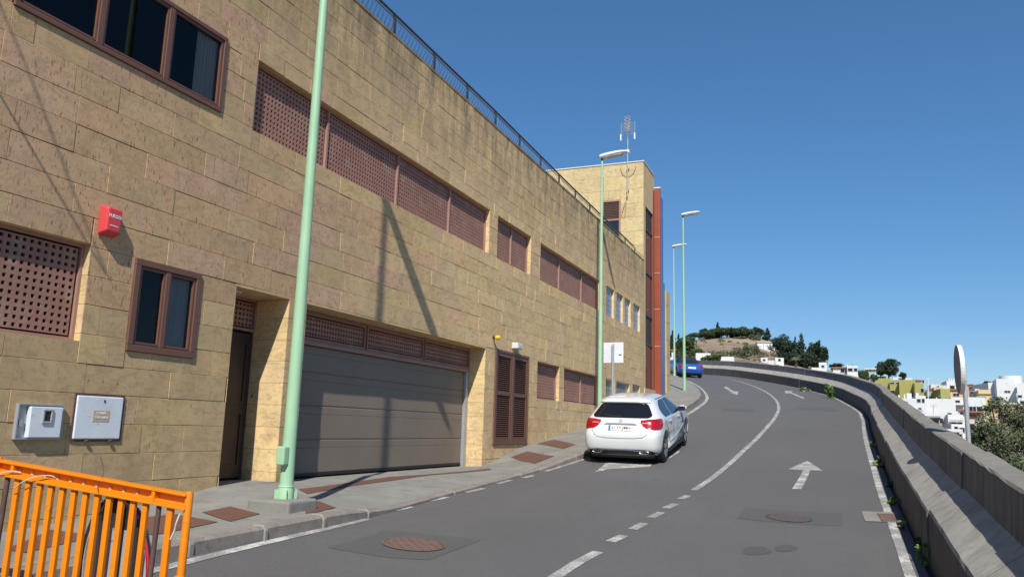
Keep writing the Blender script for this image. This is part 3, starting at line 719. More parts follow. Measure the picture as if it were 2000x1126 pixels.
# louvred shutter door
_, a, b, c, d = OPEN[12]
fr = frame_ring(MB(), W-.10, W+.035, a, b, c, d, .06); fr.box(W-.1, W+.03, (a+b)/2-.03, (a+b)/2+.03, c+.061, d-.061)
sh = bev(fr.build('louvred_door', M['brown'], bld), .006)
slat = None
for (p, q) in ((a+.06, (a+b)/2-.03), ((a+b)/2+.03, b-.06)):
    lf = frame_ring(MB(), W-.05, W+.02, p+.004, q-.004, c+.064, d-.064, .085); lf.box(W-.05, W+.02, p+.09, q-.09, .72, .80); leaf = lf.build('shutter_leaf', M['brown'], sh)
    for (z0, z1) in ((c+.15, .72), (.80, d-.15)):
        n = int((z1-z0)/.047)
        for i in range(n):
            z = z0+(z1-z0)*(i+.5)/n
            if slat is None:
                mm = MB(); L_ = (q-p)/2-.09; mm.obox((0, 0, 0), (.020, 0, -.016), (0, L_, 0), (.0025, 0, .003)); slat = mm.build('slat', M['brown'], leaf, local=True); ob = slat
            else: ob = slat.copy(); C.objects.link(ob); ob.parent = leaf
            ob.location = (-.012, (p+q)/2-18, z)
    MB().box(W-.09, W-.06, p, q, c+.06, d-.06).build('backing_board', M['dark'], leaf)
# ------------------------------------------------------------------ terrace railing (things: one railing)
ra = thing('terrace_railing', 'dark iron balustrade along the roof terrace of the sandstone building', 'railing', (W-.06, 18, ZT))
zr = zinterp([(5, 7.44), (16, 7.37), (22, 7.26), (31, 7.20)]); XR = W-.06
top = MB().tube([(XR, y, zr(y)) for y in np.arange(6.8, 30.4, .77)], .024, 8); top.build('top_rail', M['iron'], ra, smooth=True)
MB().tube([(XR, y, zr(y)-.07) for y in np.arange(6.8, 30.4, .77)], .009, 6).build('second_rail', M['iron'], ra)
MB().tube([(XR, y, ZT+.055) for y in (6.8, 30.4)], .012, 6).build('bottom_rail', M['iron'], ra)
ypost = [13.0+1.55*k for k in range(-4, 12)]
pm_ = MB().box(-.03, .03, -.035, .035, ZT+.03, 7.38)
p0 = None; b0 = None; nb = 0
for y in ypost:
    if p0 is None: p0 = MB().box(-.012, .012, -.045, .045, 0, 1).build('post', M['iron'], ra, local=True); ob = p0
    else: ob = p0.copy(); C.objects.link(ob); ob.parent = ra
    ob.location = (0, y-18, .03); ob.scale = (1, 1, zr(y)-ZT-.04)
    for k in range(1, 13):
        yy = y+1.55*k/13
        if b0 is None:
            b0 = MB().tube([(0, 0, 0), (.012, 0, .2), (.05, 0, .42), (.062, 0, .55), (.045, 0, .75), (.008, 0, .9), (0, 0, 1)], .006, 5).build('baluster', M['iron'], ra, local=True); ob = b0
        else: ob = b0.copy(); C.objects.link(ob); ob.parent = ra
        ob.location = (0, yy-18, .05); ob.scale = (1, 1, zr(yy)-ZT-.12); nb += 1
# roof lantern peeking over the railing
# ------------------------------------------------------------------ tower block beyond
TW = thing('tower_block', 'taller sandstone tower with white coping and orange pilaster beyond the long building', 'building', (W, 33, 0))
TY = YE; TZ = 11.2
mb = MB()
# front face with opening for the louvre window
hole = [('h', -9.0, -8.18, 7.0, 9.62)]
for (p, q, r, t) in rect_minus(-13.0, W, ZT-.3, TZ, hole):
    mb.add([(p, TY, r), (q, TY, r), (q, TY, t), (p, TY, t)], [(0, 1, 2, 3)])
# street side
for (p, q, r, t) in rect_minus(TY, 33.38, -1, TZ, [('h', 31.7, 33.1, 1.72, 9.35)]):
    mb.add([(W, p, r), (W, q, r), (W, q, t), (W, p, t)], [(0, 1, 2, 3)])
mb.add([(-13, TY, -1), (-13, 33.38, -1), (-13, 33.38, TZ), (-13, TY, TZ)], [(3, 2, 1, 0)]); mb.add([(-13, 33.38, -1), (W, 33.38, -1), (W, 33.38, TZ), (-13, 33.38, TZ)], [(3, 2, 1, 0)])
mb.add([(-13, TY, TZ), (W, TY, TZ), (W, 33.38, TZ), (-13, 33.38, TZ)], [(0, 1, 2, 3)])
o = mb.build('tower_walls', M['stone_clean'], TW)
settint(o.data, [(.60, .475, .265, .12)]*len(o.data.polygons))
# individual cladding slabs on the tower front
zc = ZT+.05; 
while zc < TZ-.05:
    z1 = min(zc+.61, TZ); x = -12.9+random.uniform(-.5, 0)
    while x < W:
        x1 = min(x+random.choice([.9, 1.1, 1.25]), W)
        if W-x1 < .3: x1 = W
        for (p, q, r, t) in rect_minus(max(x, -13), x1, zc, z1, hole):
            if q-p > .06 and t-r > .06:
                m_ = MB().box(p+.004, q-.004, TY-.018-random.random()*.004, TY-.001, r+.004, t-.004); o = m_.build('stone_slab', M['stone_clean'], TW); tc = random.uniform(.92, 1.08); settint(o.data, [(.60*tc, .475*tc, .265*tc, .12)]*6)
        x = x1
    zc = z1
MB().box(-13.05, W+.03, TY-.05, 33.36, TZ, TZ+.045).build('tower_coping', M['white_metal'], TW)
fr = frame_ring(MB(), -9.0, -8.18, TY-.03, TY+.05, 7.0, 9.62, .07)
fr = MB(); fr.box(-9.0, -8.18, TY-.03, TY+.05, 9.55, 9.62); fr.box(-9.0, -8.93, TY-.03, TY+.05, 7, 9.55); fr.box(-8.25, -8.18, TY-.03, TY+.05, 7, 9.55); fr.box(-8.93, -8.25, TY-.03, TY+.05, 8.72, 8.79)
ff = fr.build('louvre_window', M['lattice_bar'], TW)
for i in range(10): MB().obox((-8.59, TY+.005, 8.83+.072*i), (.33, 0, 0), (0, .02, -.02), (0, .003, .003)).build('slat', M['lattice_bar'], ff)
MB().box(-8.93, -8.25, TY+.0, TY+.02, 7, 8.72).build('pane', M['sideglass'], ff)
MB().box(-8.93, -8.25, TY+.1, TY+.12, 7, 9.55).build('backing', M['dark'], ff)
# glazed bay on the street side
bay = frame_ring(MB(), W-.12, W-.03, 31.7, 33.1, 1.72, 9.35, .05)
for z in (8.4, 6.55, 4.75, 3.55): bay.box(W-.12, W-.02, 31.751, 33.049, z-.045, z+.045)
bay = bay.build('glazed_bay', M['iron'], TW)
for z0, z1, mt in ((8.45, 9.3, 'brown_dark'), (6.6, 8.35, 'curtain_wall'), (4.8, 6.5, 'curtain_wall'), (3.6, 4.7, 'brown_dark'), (1.77, 3.5, 'curtain_wall')):
    for k in range(3):
        y0 = 31.76+k*.43; MB().box(W-.10, W-.06, y0, y0+.42, z0, z1).build('pane', M[mt] if not (k == 0 and mt == 'curtain_wall') else M['sideglass'], bay)
# orange pilaster
pil = MB().box(W-.4, W+.26, 33.40, 33.60, -.8, 10.62); o = bev(pil.build('pilaster', M['orange_tile'], TW), .05, 3)
MB().box(W-.42, W+.28, 33.38, 33.62, 10.62, 10.68).build('pilaster_cap', M['white_metal'], TW)
for z in (3.6, 5.2, 6.8, 8.4): MB().box(W-.3, W+.263, 33.396, 33.402, z-.01, z+.01).build('tile_joint', M['label_plate'], o)
o = MB().box(W-.3, W+.012, 33.12, 33.38, 1.75, 10.5).build('side_fin', M['orange_tile'], TW)
MB().box(W-.4, W+.25, 33.66, 34.1, -.8, 10.3).build('blue_fin', M['blue_metal'], TW)
MB().box(W-.4, W+.24, 34.15, 34.5, -.8, 6.5).build('grey_fin', M['grey_metal'], TW)
MB().box(-13, W-.42, 33.4, 36.1, -1, 6.3).build('rear_wing', M['plaster'], TW)
pl = MB().box(W-.9, W+.14, 35.3, 36.1, -.8, 6.35).build('end_pier', M['tower_stone'], TW)
mb = MB().box(W-.03, W+.05, 31.4, 34.9, .6, 1.70); o = mb.build('plinth', M['stone_clean'], TW); settint(o.data, [(.52, .41, .23, .2)]*6)
for z in (2.5, 3.3, 4.1, 4.9, 5.7): MB().box(W-.9, W+.143, 35.297, 36.103, z-.006, z+.006).build('stone_joint', M['kerb'], pl)

# antenna on the tower
an = thing('tv_antenna', 'grid television antenna on a thin mast bracketed to the tower front', 'antenna', (-7.86, TY-.12, 9.7))
ax_, ay_ = -7.86, TY-.13
MB().tube([(ax_, ay_, 9.7), (ax_, ay_, 12.9)], .022, 8).build('mast', M['galv'], an)
m_ = MB()
for i in range(8): m_.tube([(ax_-.30, ay_+.05, 12.45+.075*i), (ax_+.30, ay_+.05, 12.45+.075*i)], .009, 5)
for sx in (-.3, 0, .3): m_.tube([(ax_+sx, ay_+.05, 12.42), (ax_+sx, ay_+.05, 13.02)], .010, 5)
m_.build('reflector_grid', M['galv'], an)
m_ = MB().tube([(ax_-.02, ay_, 12.6), (ax_+.16, ay_-.7, 12.98)], .016, 6)
for i in range(4):
    t = .2+.22*i; c_ = np.array([ax_-.02+.18*t, ay_-.7*t, 12.6+.38*t]); m_.bar(c_-np.array([.13, 0, .07]), c_+np.array([.13, 0, .07]), .014, .014); m_.bar(c_-np.array([.13, 0, -.07]), c_+np.array([.13, 0, -.07]), .014, .014)
m_.build('director_boom', M['label_plate'], an)
for sx in (-.3, .3): MB().box(ax_+sx-.03, ax_+sx+.03, ay_-.02, ay_+.04, 12.2, 12.48).build('dipole_end', M['white_metal'], an)
MB().box(ax_-.08, ax_+.08, ay_-.05, ay_+.05, 11.62, 11.75).build('amplifier_box', M['white_metal'], an)
for z in (9.95, 10.9): MB().box(ax_-.05, ax_+.05, ay_-.01, TY-.02, z, z+.03).build('wall_bracket', M['galv'], an)
m_ = MB(); 
m_.tube([(ax_+.32*math.cos(t), ay_+.08, 11.0+.42*math.sin(t)) for t in np.linspace(math.pi, 2*math.pi, 16)], .008, 5)
m_.tube([(ax_-.03, ay_, 9.75), (ax_-.06, ay_, 9.5), (ax_-.2, ay_+.08, 9.2), (ax_-.28, ay_+.08, 8.85), (ax_-.16, ay_+.08, 8.78), (ax_-.1, ay_+.08, 9.1), (ax_-.06, ay_+.05, 9.4)], .008, 5)
m_.build('cable', M['wire'], an)

# ------------------------------------------------------------------ fittings on the wall
def wall_thing(name, label, cat, y, z): return thing(name, label, cat, (W, y, z))
t = wall_thing('alarm_box', 'red fire alarm box with the word FUEGO high on the sandstone wall', 'alarm box', 5.9, 2.03)
m_ = MB(); y0, y1, z0, z1, dx = 5.80, 6.0, 1.90, 2.19, .115
m_.add([(W+.001, y0-.012, z0-.02), (W+.001, y1+.012, z0-.02), (W+.001, y1+.012, z1+.02), (W+.001, y0-.012, z1+.02), (W+dx, y0+.01, z0+.02), (W+dx, y1-.01, z0+.02), (W+dx, y1-.01, z1-.01), (W+dx, y0+.01, z1-.01)],
       [(0, 3, 2, 1), (4, 5, 6, 7), (0, 1, 5, 4), (1, 2, 6, 5), (2, 3, 7, 6), (3, 0, 4, 7)])
bev(m_.build('housing', M['red_box'], t), .02, 3)
def text(s, size, mat, parent, loc, right, upv, ext=.0015, width=None, name='lettering'):
    cu = bpy.data.curves.new(name, 'FONT'); cu.body = s; cu.size = size; cu.extrude = ext; cu.align_x = 'CENTER'; cu.align_y = 'CENTER'; cu.resolution_u = 2; cu.offset = size*.012
    ob = bpy.data.objects.new(name, cu); C.objects.link(ob); dg = bpy.context.evaluated_depsgraph_get(); dg.update()
    me = bpy.data.meshes.new_from_object(ob.evaluated_get(dg)); bpy.data.objects.remove(ob)
    co = np.array([v.co[:] for v in me.vertices]); ww = np.ptp(co[:, 0]) if len(co) else 1
    sxx = width/ww if width else 1
    r_, u_ = Vector(right).normalized(), Vector(upv).normalized(); n_ = r_.cross(u_)
    Mx = Matrix((( *(r_*sxx),), (*u_,), (*n_,))).transposed().to_4x4(); org = Vector(loc)-Vector(parent.get('_o', (0, 0, 0))) if parent.get('_o') is not None else Vector(loc)
    me.transform(Matrix.Translation(org) @ Mx); me.materials.clear(); me.materials.append(mat)
    o = bpy.data.objects.new(name, me); C.objects.link(o); o.parent = parent; return o
text('FUEGO', .055, M['print'], t, (W+dx+.002, 5.9, 2.09), (0, 1, 0), (0, 0, 1), width=.15)
text('EMPRESA', .02, M['print'], t, (W+dx+.002, 5.9, 1.985), (0, 1, 0), (0, 0, 1), width=.10, name='small_print')
t = wall_thing('meter_box', 'white electricity meter box with an open-edged grey frame and dark window', 'meter box', 5.4, -.08)
frame_ring(MB(), W+.0005, W+.045, 5.16, 5.64, -.25, .085, .012).build('frame', M['galv'], t)
MB().box(W+.001, W+.012, 5.172, 5.628, -.238, .073).build('back_plate', M['sign_back'], t)
bev(MB().box(W+.013, W+.07, 5.27, 5.61, -.235, .06).build('cover', M['enamel'], t), .008)
bev(frame_ring(MB(), W+.0702, W+.085, 5.39, 5.50, -.10, .04, .022).build('window_bezel', M['sign_back'], t), .006)
MB().box(W+.0702, W+.074, 5.41, 5.48, -.08, .02).build('window', M['ink'], t)
MB().box(W+.013, W+.04, 5.19, 5.225, -.13, -.06).build('latch', M['galv'], t)
t = wall_thing('cabinet_door', 'square white utility cabinet door with rusty hinges and a small tan label', 'cabinet', 6.07, -.03)
frame_ring(MB(), W+.0005, W+.015, 5.77, 6.38, -.275, .21, .02).build('frame', M['rust'], t)
bev(MB().box(W+.002, W+.03, 5.79, 6.355, -.25, .19).build('door', M['enamel'], t), .012, 3)
for y in (5.93, 6.22): MB().tube([(W+.03, y, -.268), (W+.03, y+.03, -.268)], .014, 8).build('hinge', M['rust'], t)
lab = MB().box(W+.0305, W+.033, 5.99, 6.19, -.07, .045).build('label_plate', M['label_plate'], t)
MB().box(W+.0305, W+.036, 6.105, 6.12, .13, .155).build('keyhole', M['ink'], t)
text('CANAL', .036, M['print'], lab, (W+.0342, 6.09, .015), (0, 1, 0), (0, 0, 1), width=.12)
text('TELEFONICA', .036, M['print'], lab, (W+.0342, 6.09, -.03), (0, 1, 0), (0, 0, 1), width=.18)
t = wall_thing('beacon_lamp', 'small yellow warning beacon on a black bracket above the louvred door', 'beacon', 16.25, 2.0)
MB().tube([(W, 16.25, 1.99), (W+.07, 16.25, 1.99)], .035, 10).build('bracket', M['black'], t)
MB().tube([(W+.07, 16.25, 1.985), (W+.10, 16.25, 1.985), (W+.17, 16.25, 1.985), (W+.19, 16.25, 1.985)], [.045, .055, .05, .02], 14).build('dome', M['yellow'], t, smooth=True)
t = wall_thing('emergency_light', 'small white box lamp above the louvred door', 'wall light', 17.5, 1.9)
bev(MB().box(W+.001, W+.16, 17.38, 17.70, 1.86, 2.0).build('housing', M['white_metal'], t), .015); MB().box(W+.1602, W+.17, 17.41, 17.67, 1.875, 1.94).build('lens', M['lamp_glass'], t)
# overhead cable that throws the thin diagonal shadow
t = thing('overhead_cable', 'thin black cable strung above the pavement beside the building', 'cable', (W+.9, 1, 7.2))
k = 1.2
P_ = [(W+k, y-k*2.65, z+k*2.85) for (y, z) in ((3.2, 5.6), (4.46, 3.79), (4.85, 3.24), (5.51, 2.18), (6.0, 1.45))]
MB().tube(P_+[(W+.02, 2.86, 4.75)], .011, 6).build('cable_run', M['wire'], t)

# ------------------------------------------------------------------ lamp posts
def lamp_post(base, Ht, label, box=False, scale=1.0, foot=None, arm=.95, src=None):
    t = thing('lamp_post', label, 'lamp post', base, 'pale green lamp posts along the pavement')
    x, y, z = base
    MB().tube([(x, y, z), (x, y, z+.12), (x, y, z+.14)], [.084, .083, .074], 20).build('base_sleeve', M['green'], t, smooth=True)
    MB().tube([(x, y, z+.1), (x, y, z+Ht*.25), (x, y, z+Ht*.5), (x, y, z+Ht*.75), (x, y, z+Ht)], [.075, .065, .055, .045, .036], 20).build('pole', M['green'], t, smooth=True)
    MB().tube([(x, y, z+.12), (x, y, z+.125), (x, y, z+.135), (x, y, z+.14)], [.084, .087, .087, .084], 20).build('collar', M['green'], t, smooth=True)
    if box:
        bev(MB().box(x-.055, x+.055, y-.15, y-.06, z+.36, z+.56).build('junction_box', M['green'], t), .015)
    m_ = MB(); 
    for k in range(4):
        a = k*math.pi/2+.78; m_.obox((x+.085*math.cos(a), y+.085*math.sin(a), z+.05), (.028*math.cos(a), .045*math.sin(a), 0), (-.006*math.sin(a), .006*math.cos(a), 0), (0, 0, .05))
    m_.build('base_fins', M['green'], t)
    zt = z+Ht
    MB().tube([(x, y, zt-.02), (x, y, zt+.09), (x+.06, y, zt+.13)], .036, 10).build('spigot', M['black'], t, smooth=True)
    # luminaire head reaching towards the road, slightly raised
    m_ = MB(); rows = []; L_ = arm
    for (q, hw, ht, hb) in ((-.09, .05, .03, .03), (-.07, .10, .07, .06), (.05, .125, .085, .075), (.35, .15, .09, .06), (.65, .145, .075, .045), (.82, .11, .05, .03), (.88, .05, .02, .015)):
        q_ = q*L_/.88; cx, cz = x+q_, zt+.15+q_*.10; ring = []
        for a in np.linspace(0, 2*math.pi, 16, endpoint=False):
            cc, ss = math.cos(a), math.sin(a); ring.append((cx, y+hw*math.copysign(abs(cc)**.8, cc), cz+(ht if ss > 0 else hb)*math.copysign(abs(ss)**.8, ss)))
        rows.append(ring+[ring[0]])
    m_.grid(rows); m_.f.append(tuple(range(16))); m_.mi.append(0); m_.f.append(tuple(6*17+k for k in reversed(range(16)))); m_.mi.append(0)
    m_.build('luminaire', M['lamp_white'], t, smooth=True)
    m_ = MB(); m_.obox((x+.42*L_/.88, y, zt+.15+.042-.055), (.26, 0, .026), (0, .11, 0), (0, 0, .014)); m_.build('lens', M['lamp_glass'], t)
    if foot:
        fx, fy, h = foot; m_ = MB().box(x-fx*.55, x+fx*.45, y-fy/2, y+fy/2, z-.30, z-.001); bev(m_.build('concrete_foot', M['concrete'], t), .025, 2)
    return t
lamp_post((-5.62, 7.24, -.84), 9.0, 'nearest and tallest-looking pale green lamp post on a rough concrete foot beside the doorway', box=True, foot=(.55, .50, .1), arm=.98)
lamp_post((-6.70, 23.3, .06), 8.42, 'pale green lamp post rising behind the white hatchback', foot=(.5, .5, .1), arm=.82)
lamp_post((-6.63, 37.3, 1.76), 8.5, 'pale green lamp post on the pavement at the bend, right one of the far pair', foot=(.55, .55, .1), arm=.82)
lamp_post((-10.0, 52.6, 3.66), 8.7, 'farthest pale green lamp post, standing before the blue convertible', foot=(.6, .6, .1), arm=.9)

# ------------------------------------------------------------------ signs
t = thing('road_sign', 'square road sign showing its pale blank back on a post behind the white hatchback', 'road sign', (-5.41, 20, swz(-5.41, 20)))
z0 = swz(-5.41, 20); MB().tube([(-5.41, 20, z0), (-5.41, 20, 2.2)], .036, 12).build('post', M['galv'], t, smooth=True)
bev(MB().box(-5.68, -5.14, 20.045, 20.07, 1.73, 2.27).build('sign_plate', M['enamel'], t), .06, 4)
MB().box(-5.42, -5.40, 20.03, 20.046, 1.76, 2.24).build('back_rib', M['galv'], t); MB().box(-5.26, -5.19, 20.041, 20.045, 1.93, 1.96).build('maker_sticker', M['wire'], t)
# round sign at the right, edge on
sx_, sy_ = 1.555, 11.9
t = thing('round_sign', 'round sign seen almost edge-on on a grey post behind the right parapet', 'road sign', (sx_, sy_, -2.2))
MB().tube([(sx_, sy_, -2.2), (sx_, sy_, 1.02)], .028, 14).build('post', M['galv'], t, smooth=True)
m_ = MB(); rows = []
cx_, cz_, R_ = sx_-.050, .925, .328
for (xo, rr_) in ((-.022, R_-.012), (-.026, R_-.002), (.0, R_), (.024, R_), (.028, R_-.004), (.028, R_-.02), (.022, .001)):
    ring = [(cx_+xo, sy_-.02+rr_*math.cos(a), cz_+rr_*math.sin(a)) for a in np.linspace(0, 2*math.pi, 49)]; rows.append(ring)
m_.grid(rows); m_.build('sign_rim', M['white_metal'], t, smooth=False)
m_ = MB(); n = 48; m_.v = [(cx_-.019, sy_-.02+(R_-.014)*math.cos(a), cz_+(R_-.014)*math.sin(a)) for a in np.linspace(0, 2*math.pi, n, endpoint=False)]; m_.f = [tuple(range(n))]; m_.mi = [0]; m_.build('sign_plate', M['sign_shade'], t)
MB().box(sx_-.04, sx_+.03, sy_-.035, sy_+.035, .78, .82).build('clamp', M['galv'], t)

# ------------------------------------------------------------------ orange barrier (bottom left)
PR = np.array([-3.17, 3.29, -.395]); PL = np.array([-4.42, 3.10, -.262]); 
dv = (PL-PR); 
t = thing('orange_barrier', 'bright orange plastic works barrier with vertical bars at the pavement edge', 'barrier', (float(PR[0]), float(PR[1]), -1.38))
du = dv/np.linalg.norm(dv); nrm = np.cross(du, (0, 0, 1)); nrm /= np.linalg.norm(nrm); upb = np.cross(nrm, du); upb = upb if upb[2] > 0 else -upb
upb = np.array([.012, 0., 1.])
if nrm[1] > 0: nrm = -nrm      # towards the camera
Lb = np.linalg.norm(dv)+.75
def bp(u, h, o=0): return PR+du*u+upb*h+nrm*o
m_ = MB()
# channel-section top rail
m_.obox(bp(Lb/2, -.006, .0), du*Lb/2, upb*.007, nrm*.032); m_.obox(bp(Lb/2, -.078, .0), du*Lb/2, upb*.006, nrm*.030)
m_.obox(bp(Lb/2, -.042, -.012), du*Lb/2, upb*.031, nrm*.005); m_.obox(bp(Lb/2, -.062, .002), du*Lb/2, upb*.012, nrm*.022)
bev(m_.build('top_rail', M['orange'], t), .003)
bz = []; pit_ = .077; u = .09
for k in range(24):
    uu = .098+pit_*k*1.0
    if uu > Lb-.02: break
    if k in (1, 14): continue
    wd_ = .021 if k else .024
    m_ = MB(); m_.obox(bp(uu+.005, -.56, 0), du*wd_*.74, upb*.478, nrm*.012); bev(m_.build('bar', M['orange'], t), .003)
for k in (1, 14):
    uu = .098+pit_*k; MB().tube([bp(uu, -.084, .0), bp(uu+.02, -1.04, .0)], .0135, 10).build('steel_rod', M['rust'], t, smooth=True)
for uu in (0., 1.26):
    m_ = MB(); m_.tube([bp(uu, .012), bp(uu, .0), bp(uu, -.5), bp(uu+.012, -1.03)], [.018, .021, .021, .021], 14); m_.build('end_post', M['orange'], t, smooth=True)
    m_ = MB(); m_.tube([bp(uu, -.41, .01), bp(uu, -.43, .012), bp(uu, -.455, .01)], [.026, .034, .026], 12); m_.build('knob', M['orange'], t, smooth=True)
for uu in (.20, 1.13): MB().obox(bp(uu, -.045, .008), du*.010, upb*.03, nrm*.02).build('rail_rib', M['orange'], t)
m_ = MB().obox(bp(Lb/2, -1.0, 0), du*Lb/2, upb*.03, nrm*.016); m_.build('bottom_rail', M['orange'], t)
m_ = MB()
for k in range(11):
    c_ = bp(.235+.087*k, -.045, -.005); m_.tube([c_, c_+nrm*.004], .009, 10)
m_.build('rail_holes', M['label_plate'], t)
for uu in (.05, 1.3):
    m_ = MB().obox(bp(uu, -1.045, 0), du*.03, upb*.012, nrm*.25); m_.build('foot', M['orange'], t)
def rope(pts, r, label, name='string', mat='rope'):
    P = cr(pts, 8); o = MB().tube(P, r, 6).build(name, M[mat], None, smooth=True, loc=tuple(P[0])); tag(o, label, name); return o
rope([bp(.83, -.038, .03), bp(.86, -.03, .04), bp(.95, -.05, .05), bp(1.04, -.10, .05), bp(1.10, -.15, .03)], .0028, 'pale string tied through the orange barrier and hanging to the left bars')
rope([bp(1.06, -.045, .03), bp(1.12, -.045, .04), bp(1.25, -.085, .045), bp(1.4, -.12, .04)], .0030, 'white cord lying across the left end of the orange rail')
rope([bp(.022, -.10, .03), bp(.035, -.15, .035), bp(.045, -.19, .03), bp(.06, -.235, .035)], .0050, 'short frayed white cord hanging beside the right end post of the barrier')
rope([bp(.60, .10, -.03), bp(.565, .02, -.02), bp(.55, -.03, .03), bp(.53, -.09, .03), bp(.50, -.13, .02), bp(.55, -.19, .0), bp(.62, -.25, -.03)], .0018, 'twisted thin iron wire sticking up from the middle of the orange rail', 'wire', 'wire')
# round sign leaning behind the barrier
c0 = bp(.52, -.52, -.16)
t = thing('leaning_sign', 'round red-edged traffic sign leaning face-down behind the orange barrier', 'road sign', (float(c0[0]), float(c0[1]), -1.38))
def ell(u, h, o): return c0+du*u+upb*h+nrm*o
m_ = MB(); rows = []
for (ra_, oo) in ((.001, .0), (.94, .0), (.95, .022), (1.0, .022), (1.0, -.02)):
    rows.append([ell(.215*ra_*math.cos(a)+.02*ra_*math.sin(a), .41*ra_*math.sin(a), oo) for a in np.linspace(0, 2*math.pi, 49)])
m_.grid(rows); m_.build('sign_back', M['sign_back'], t)
m_ = MB(); m_.tube([ell(.219*math.cos(a)+.02*math.sin(a), .415*math.sin(a), .016) for a in np.linspace(0, 2*math.pi, 49)], .013, 8); m_.build('rim', M['black'], t, smooth=True)
m_ = MB(); m_.tube([ell(-.222*math.cos(a)+.02*math.sin(a), .41*math.sin(a), .022) for a in np.linspace(-1.2, 1.15, 24)], .0095, 6); m_.build('red_edge', M['red'], t, smooth=True)
for uu in (.105, -.01, -.125):
    MB().obox(ell(uu, .02, .02), du*.008, upb*(.34 if abs(uu) < .05 else .30), nrm*.012).build('bar_shadow_strip', M['black'], t)  # black strips standing in for shadows of the barrier bars
bev(MB().obox(ell(.03, .385, .03), du*.026, upb*.06, nrm*.02).build('clamp', M['black'], t), .006)

# ------------------------------------------------------------------ cars
class Body:
    """horizontal slices: z, rear y, front y, half width, exponent"""
    def __init__(s, sl):
        P = cr([(np.array(q)) for q in sl], 6); s.S = np.array(P)
    def at(s, z): 
        S = s.S; o = np.argsort(S[:, 0], kind='stable'); return [float(np.interp(z, S[o, 0], S[o, k])) for k in (1, 2, 3, 4)]
    def pt(s, z, t, off=0):
        yr, yf, w_, n = s.at(z); yc, h = (yr+yf)/2, (yf-yr)/2; c, s_ = math.cos(t), math.sin(t)
        x = w_*math.copysign(abs(c)**(2/n), c); y = yc+h*math.copysign(abs(s_)**(2/n), s_)
        if off:
            gx_ = math.copysign(abs(x/w_)**(n-1)/w_, x); gy_ = math.copysign(abs((y-yc)/h)**(n-1)/h, y-yc)
            yr2, yf2, w2, _ = s.at(z+.02); 
            # vertical slope
            cc = (w2-w_)/.02*abs(gx_)*w_ if False else 0
            l = math.hypot(gx_, gy_); x += gx_/l*off; y += gy_/l*off
        return (x, y, z)
    def rear(s, x, z, off=0):
        yr, yf, w_, n = s.at(z); yc, h = (yr+yf)/2, (yf-yr)/2; x = max(-w_*.999, min(w_*.999, x))
        t = -math.acos(min(1, abs(x/w_)**(n/2))); p = s.pt(z, t if x >= 0 else -math.pi-t, off); return p
    def side(s, y, z, sg=1, off=0):
        yr, yf, w_, n = s.at(z); yc, h = (yr+yf)/2, (yf-yr)/2; q = max(-.999, min(.999, (y-yc)/h))
        t = math.copysign(math.asin(abs(q)**(n/2)), q); p = s.pt(z, t, off); return (sg*p[0], p[1], p[2])
    def mesh(s, N=96):
        m = MB(); th = np.linspace(0, 2*math.pi, N, endpoint=False); rows = []
        for q in s.S: 
            r = [s.pt(float(q[0]), t) for t in th]; rows.append(r+[r[0]])
        m.grid(rows); m.f.append(tuple(reversed(range(N)))); m.mi.append(0); k = (len(rows)-1)*(N+1); m.f.append(tuple(k+i for i in range(N))); m.mi.append(0)
        return m
def patch(fn, rows, off=.006, n=10, thick=.012, sub=4):
    zs = [r[0] for r in rows]; R_ = []
    for z in np.linspace(zs[0], zs[-1], max(2, (len(rows)-1)*sub+1)):
        a = np.interp(z, zs, [r[1] for r in rows]); b = np.interp(z, zs, [r[2] for r in rows])
        R_.append([fn(a+(b-a)*k/n, z, off) for k in range(n+1)])
    m = MB(); m.grid(R_)
    inner = [[fn(np.interp(r[0][2], zs, [q[1] for q in rows])*(1) + 0*k, r[0][2], off-thick) for k in (0,)] for r in R_]
    return m
def fixn(o):
    bm = bmesh.new(); bm.from_mesh(o.data); bmesh.ops.remove_doubles(bm, verts=bm.verts, dist=1e-5); bmesh.ops.recalc_face_normals(bm, faces=bm.faces); bm.to_mesh(o.data); bm.free(); return o
def boolean_diff(o, cutters):
    for c in cutters:
        md = o.modifiers.new('cut', 'BOOLEAN'); md.operation = 'DIFFERENCE'; md.solver = 'EXACT'; md.object = c
    dg = bpy.context.evaluated_depsgraph_get(); dg.update(); me = bpy.data.meshes.new_from_object(o.evaluated_get(dg))
    o.modifiers.clear(); old = o.data; o.data = me; bpy.data.meshes.remove(old)
    for c in cutters: bpy.data.objects.remove(c)
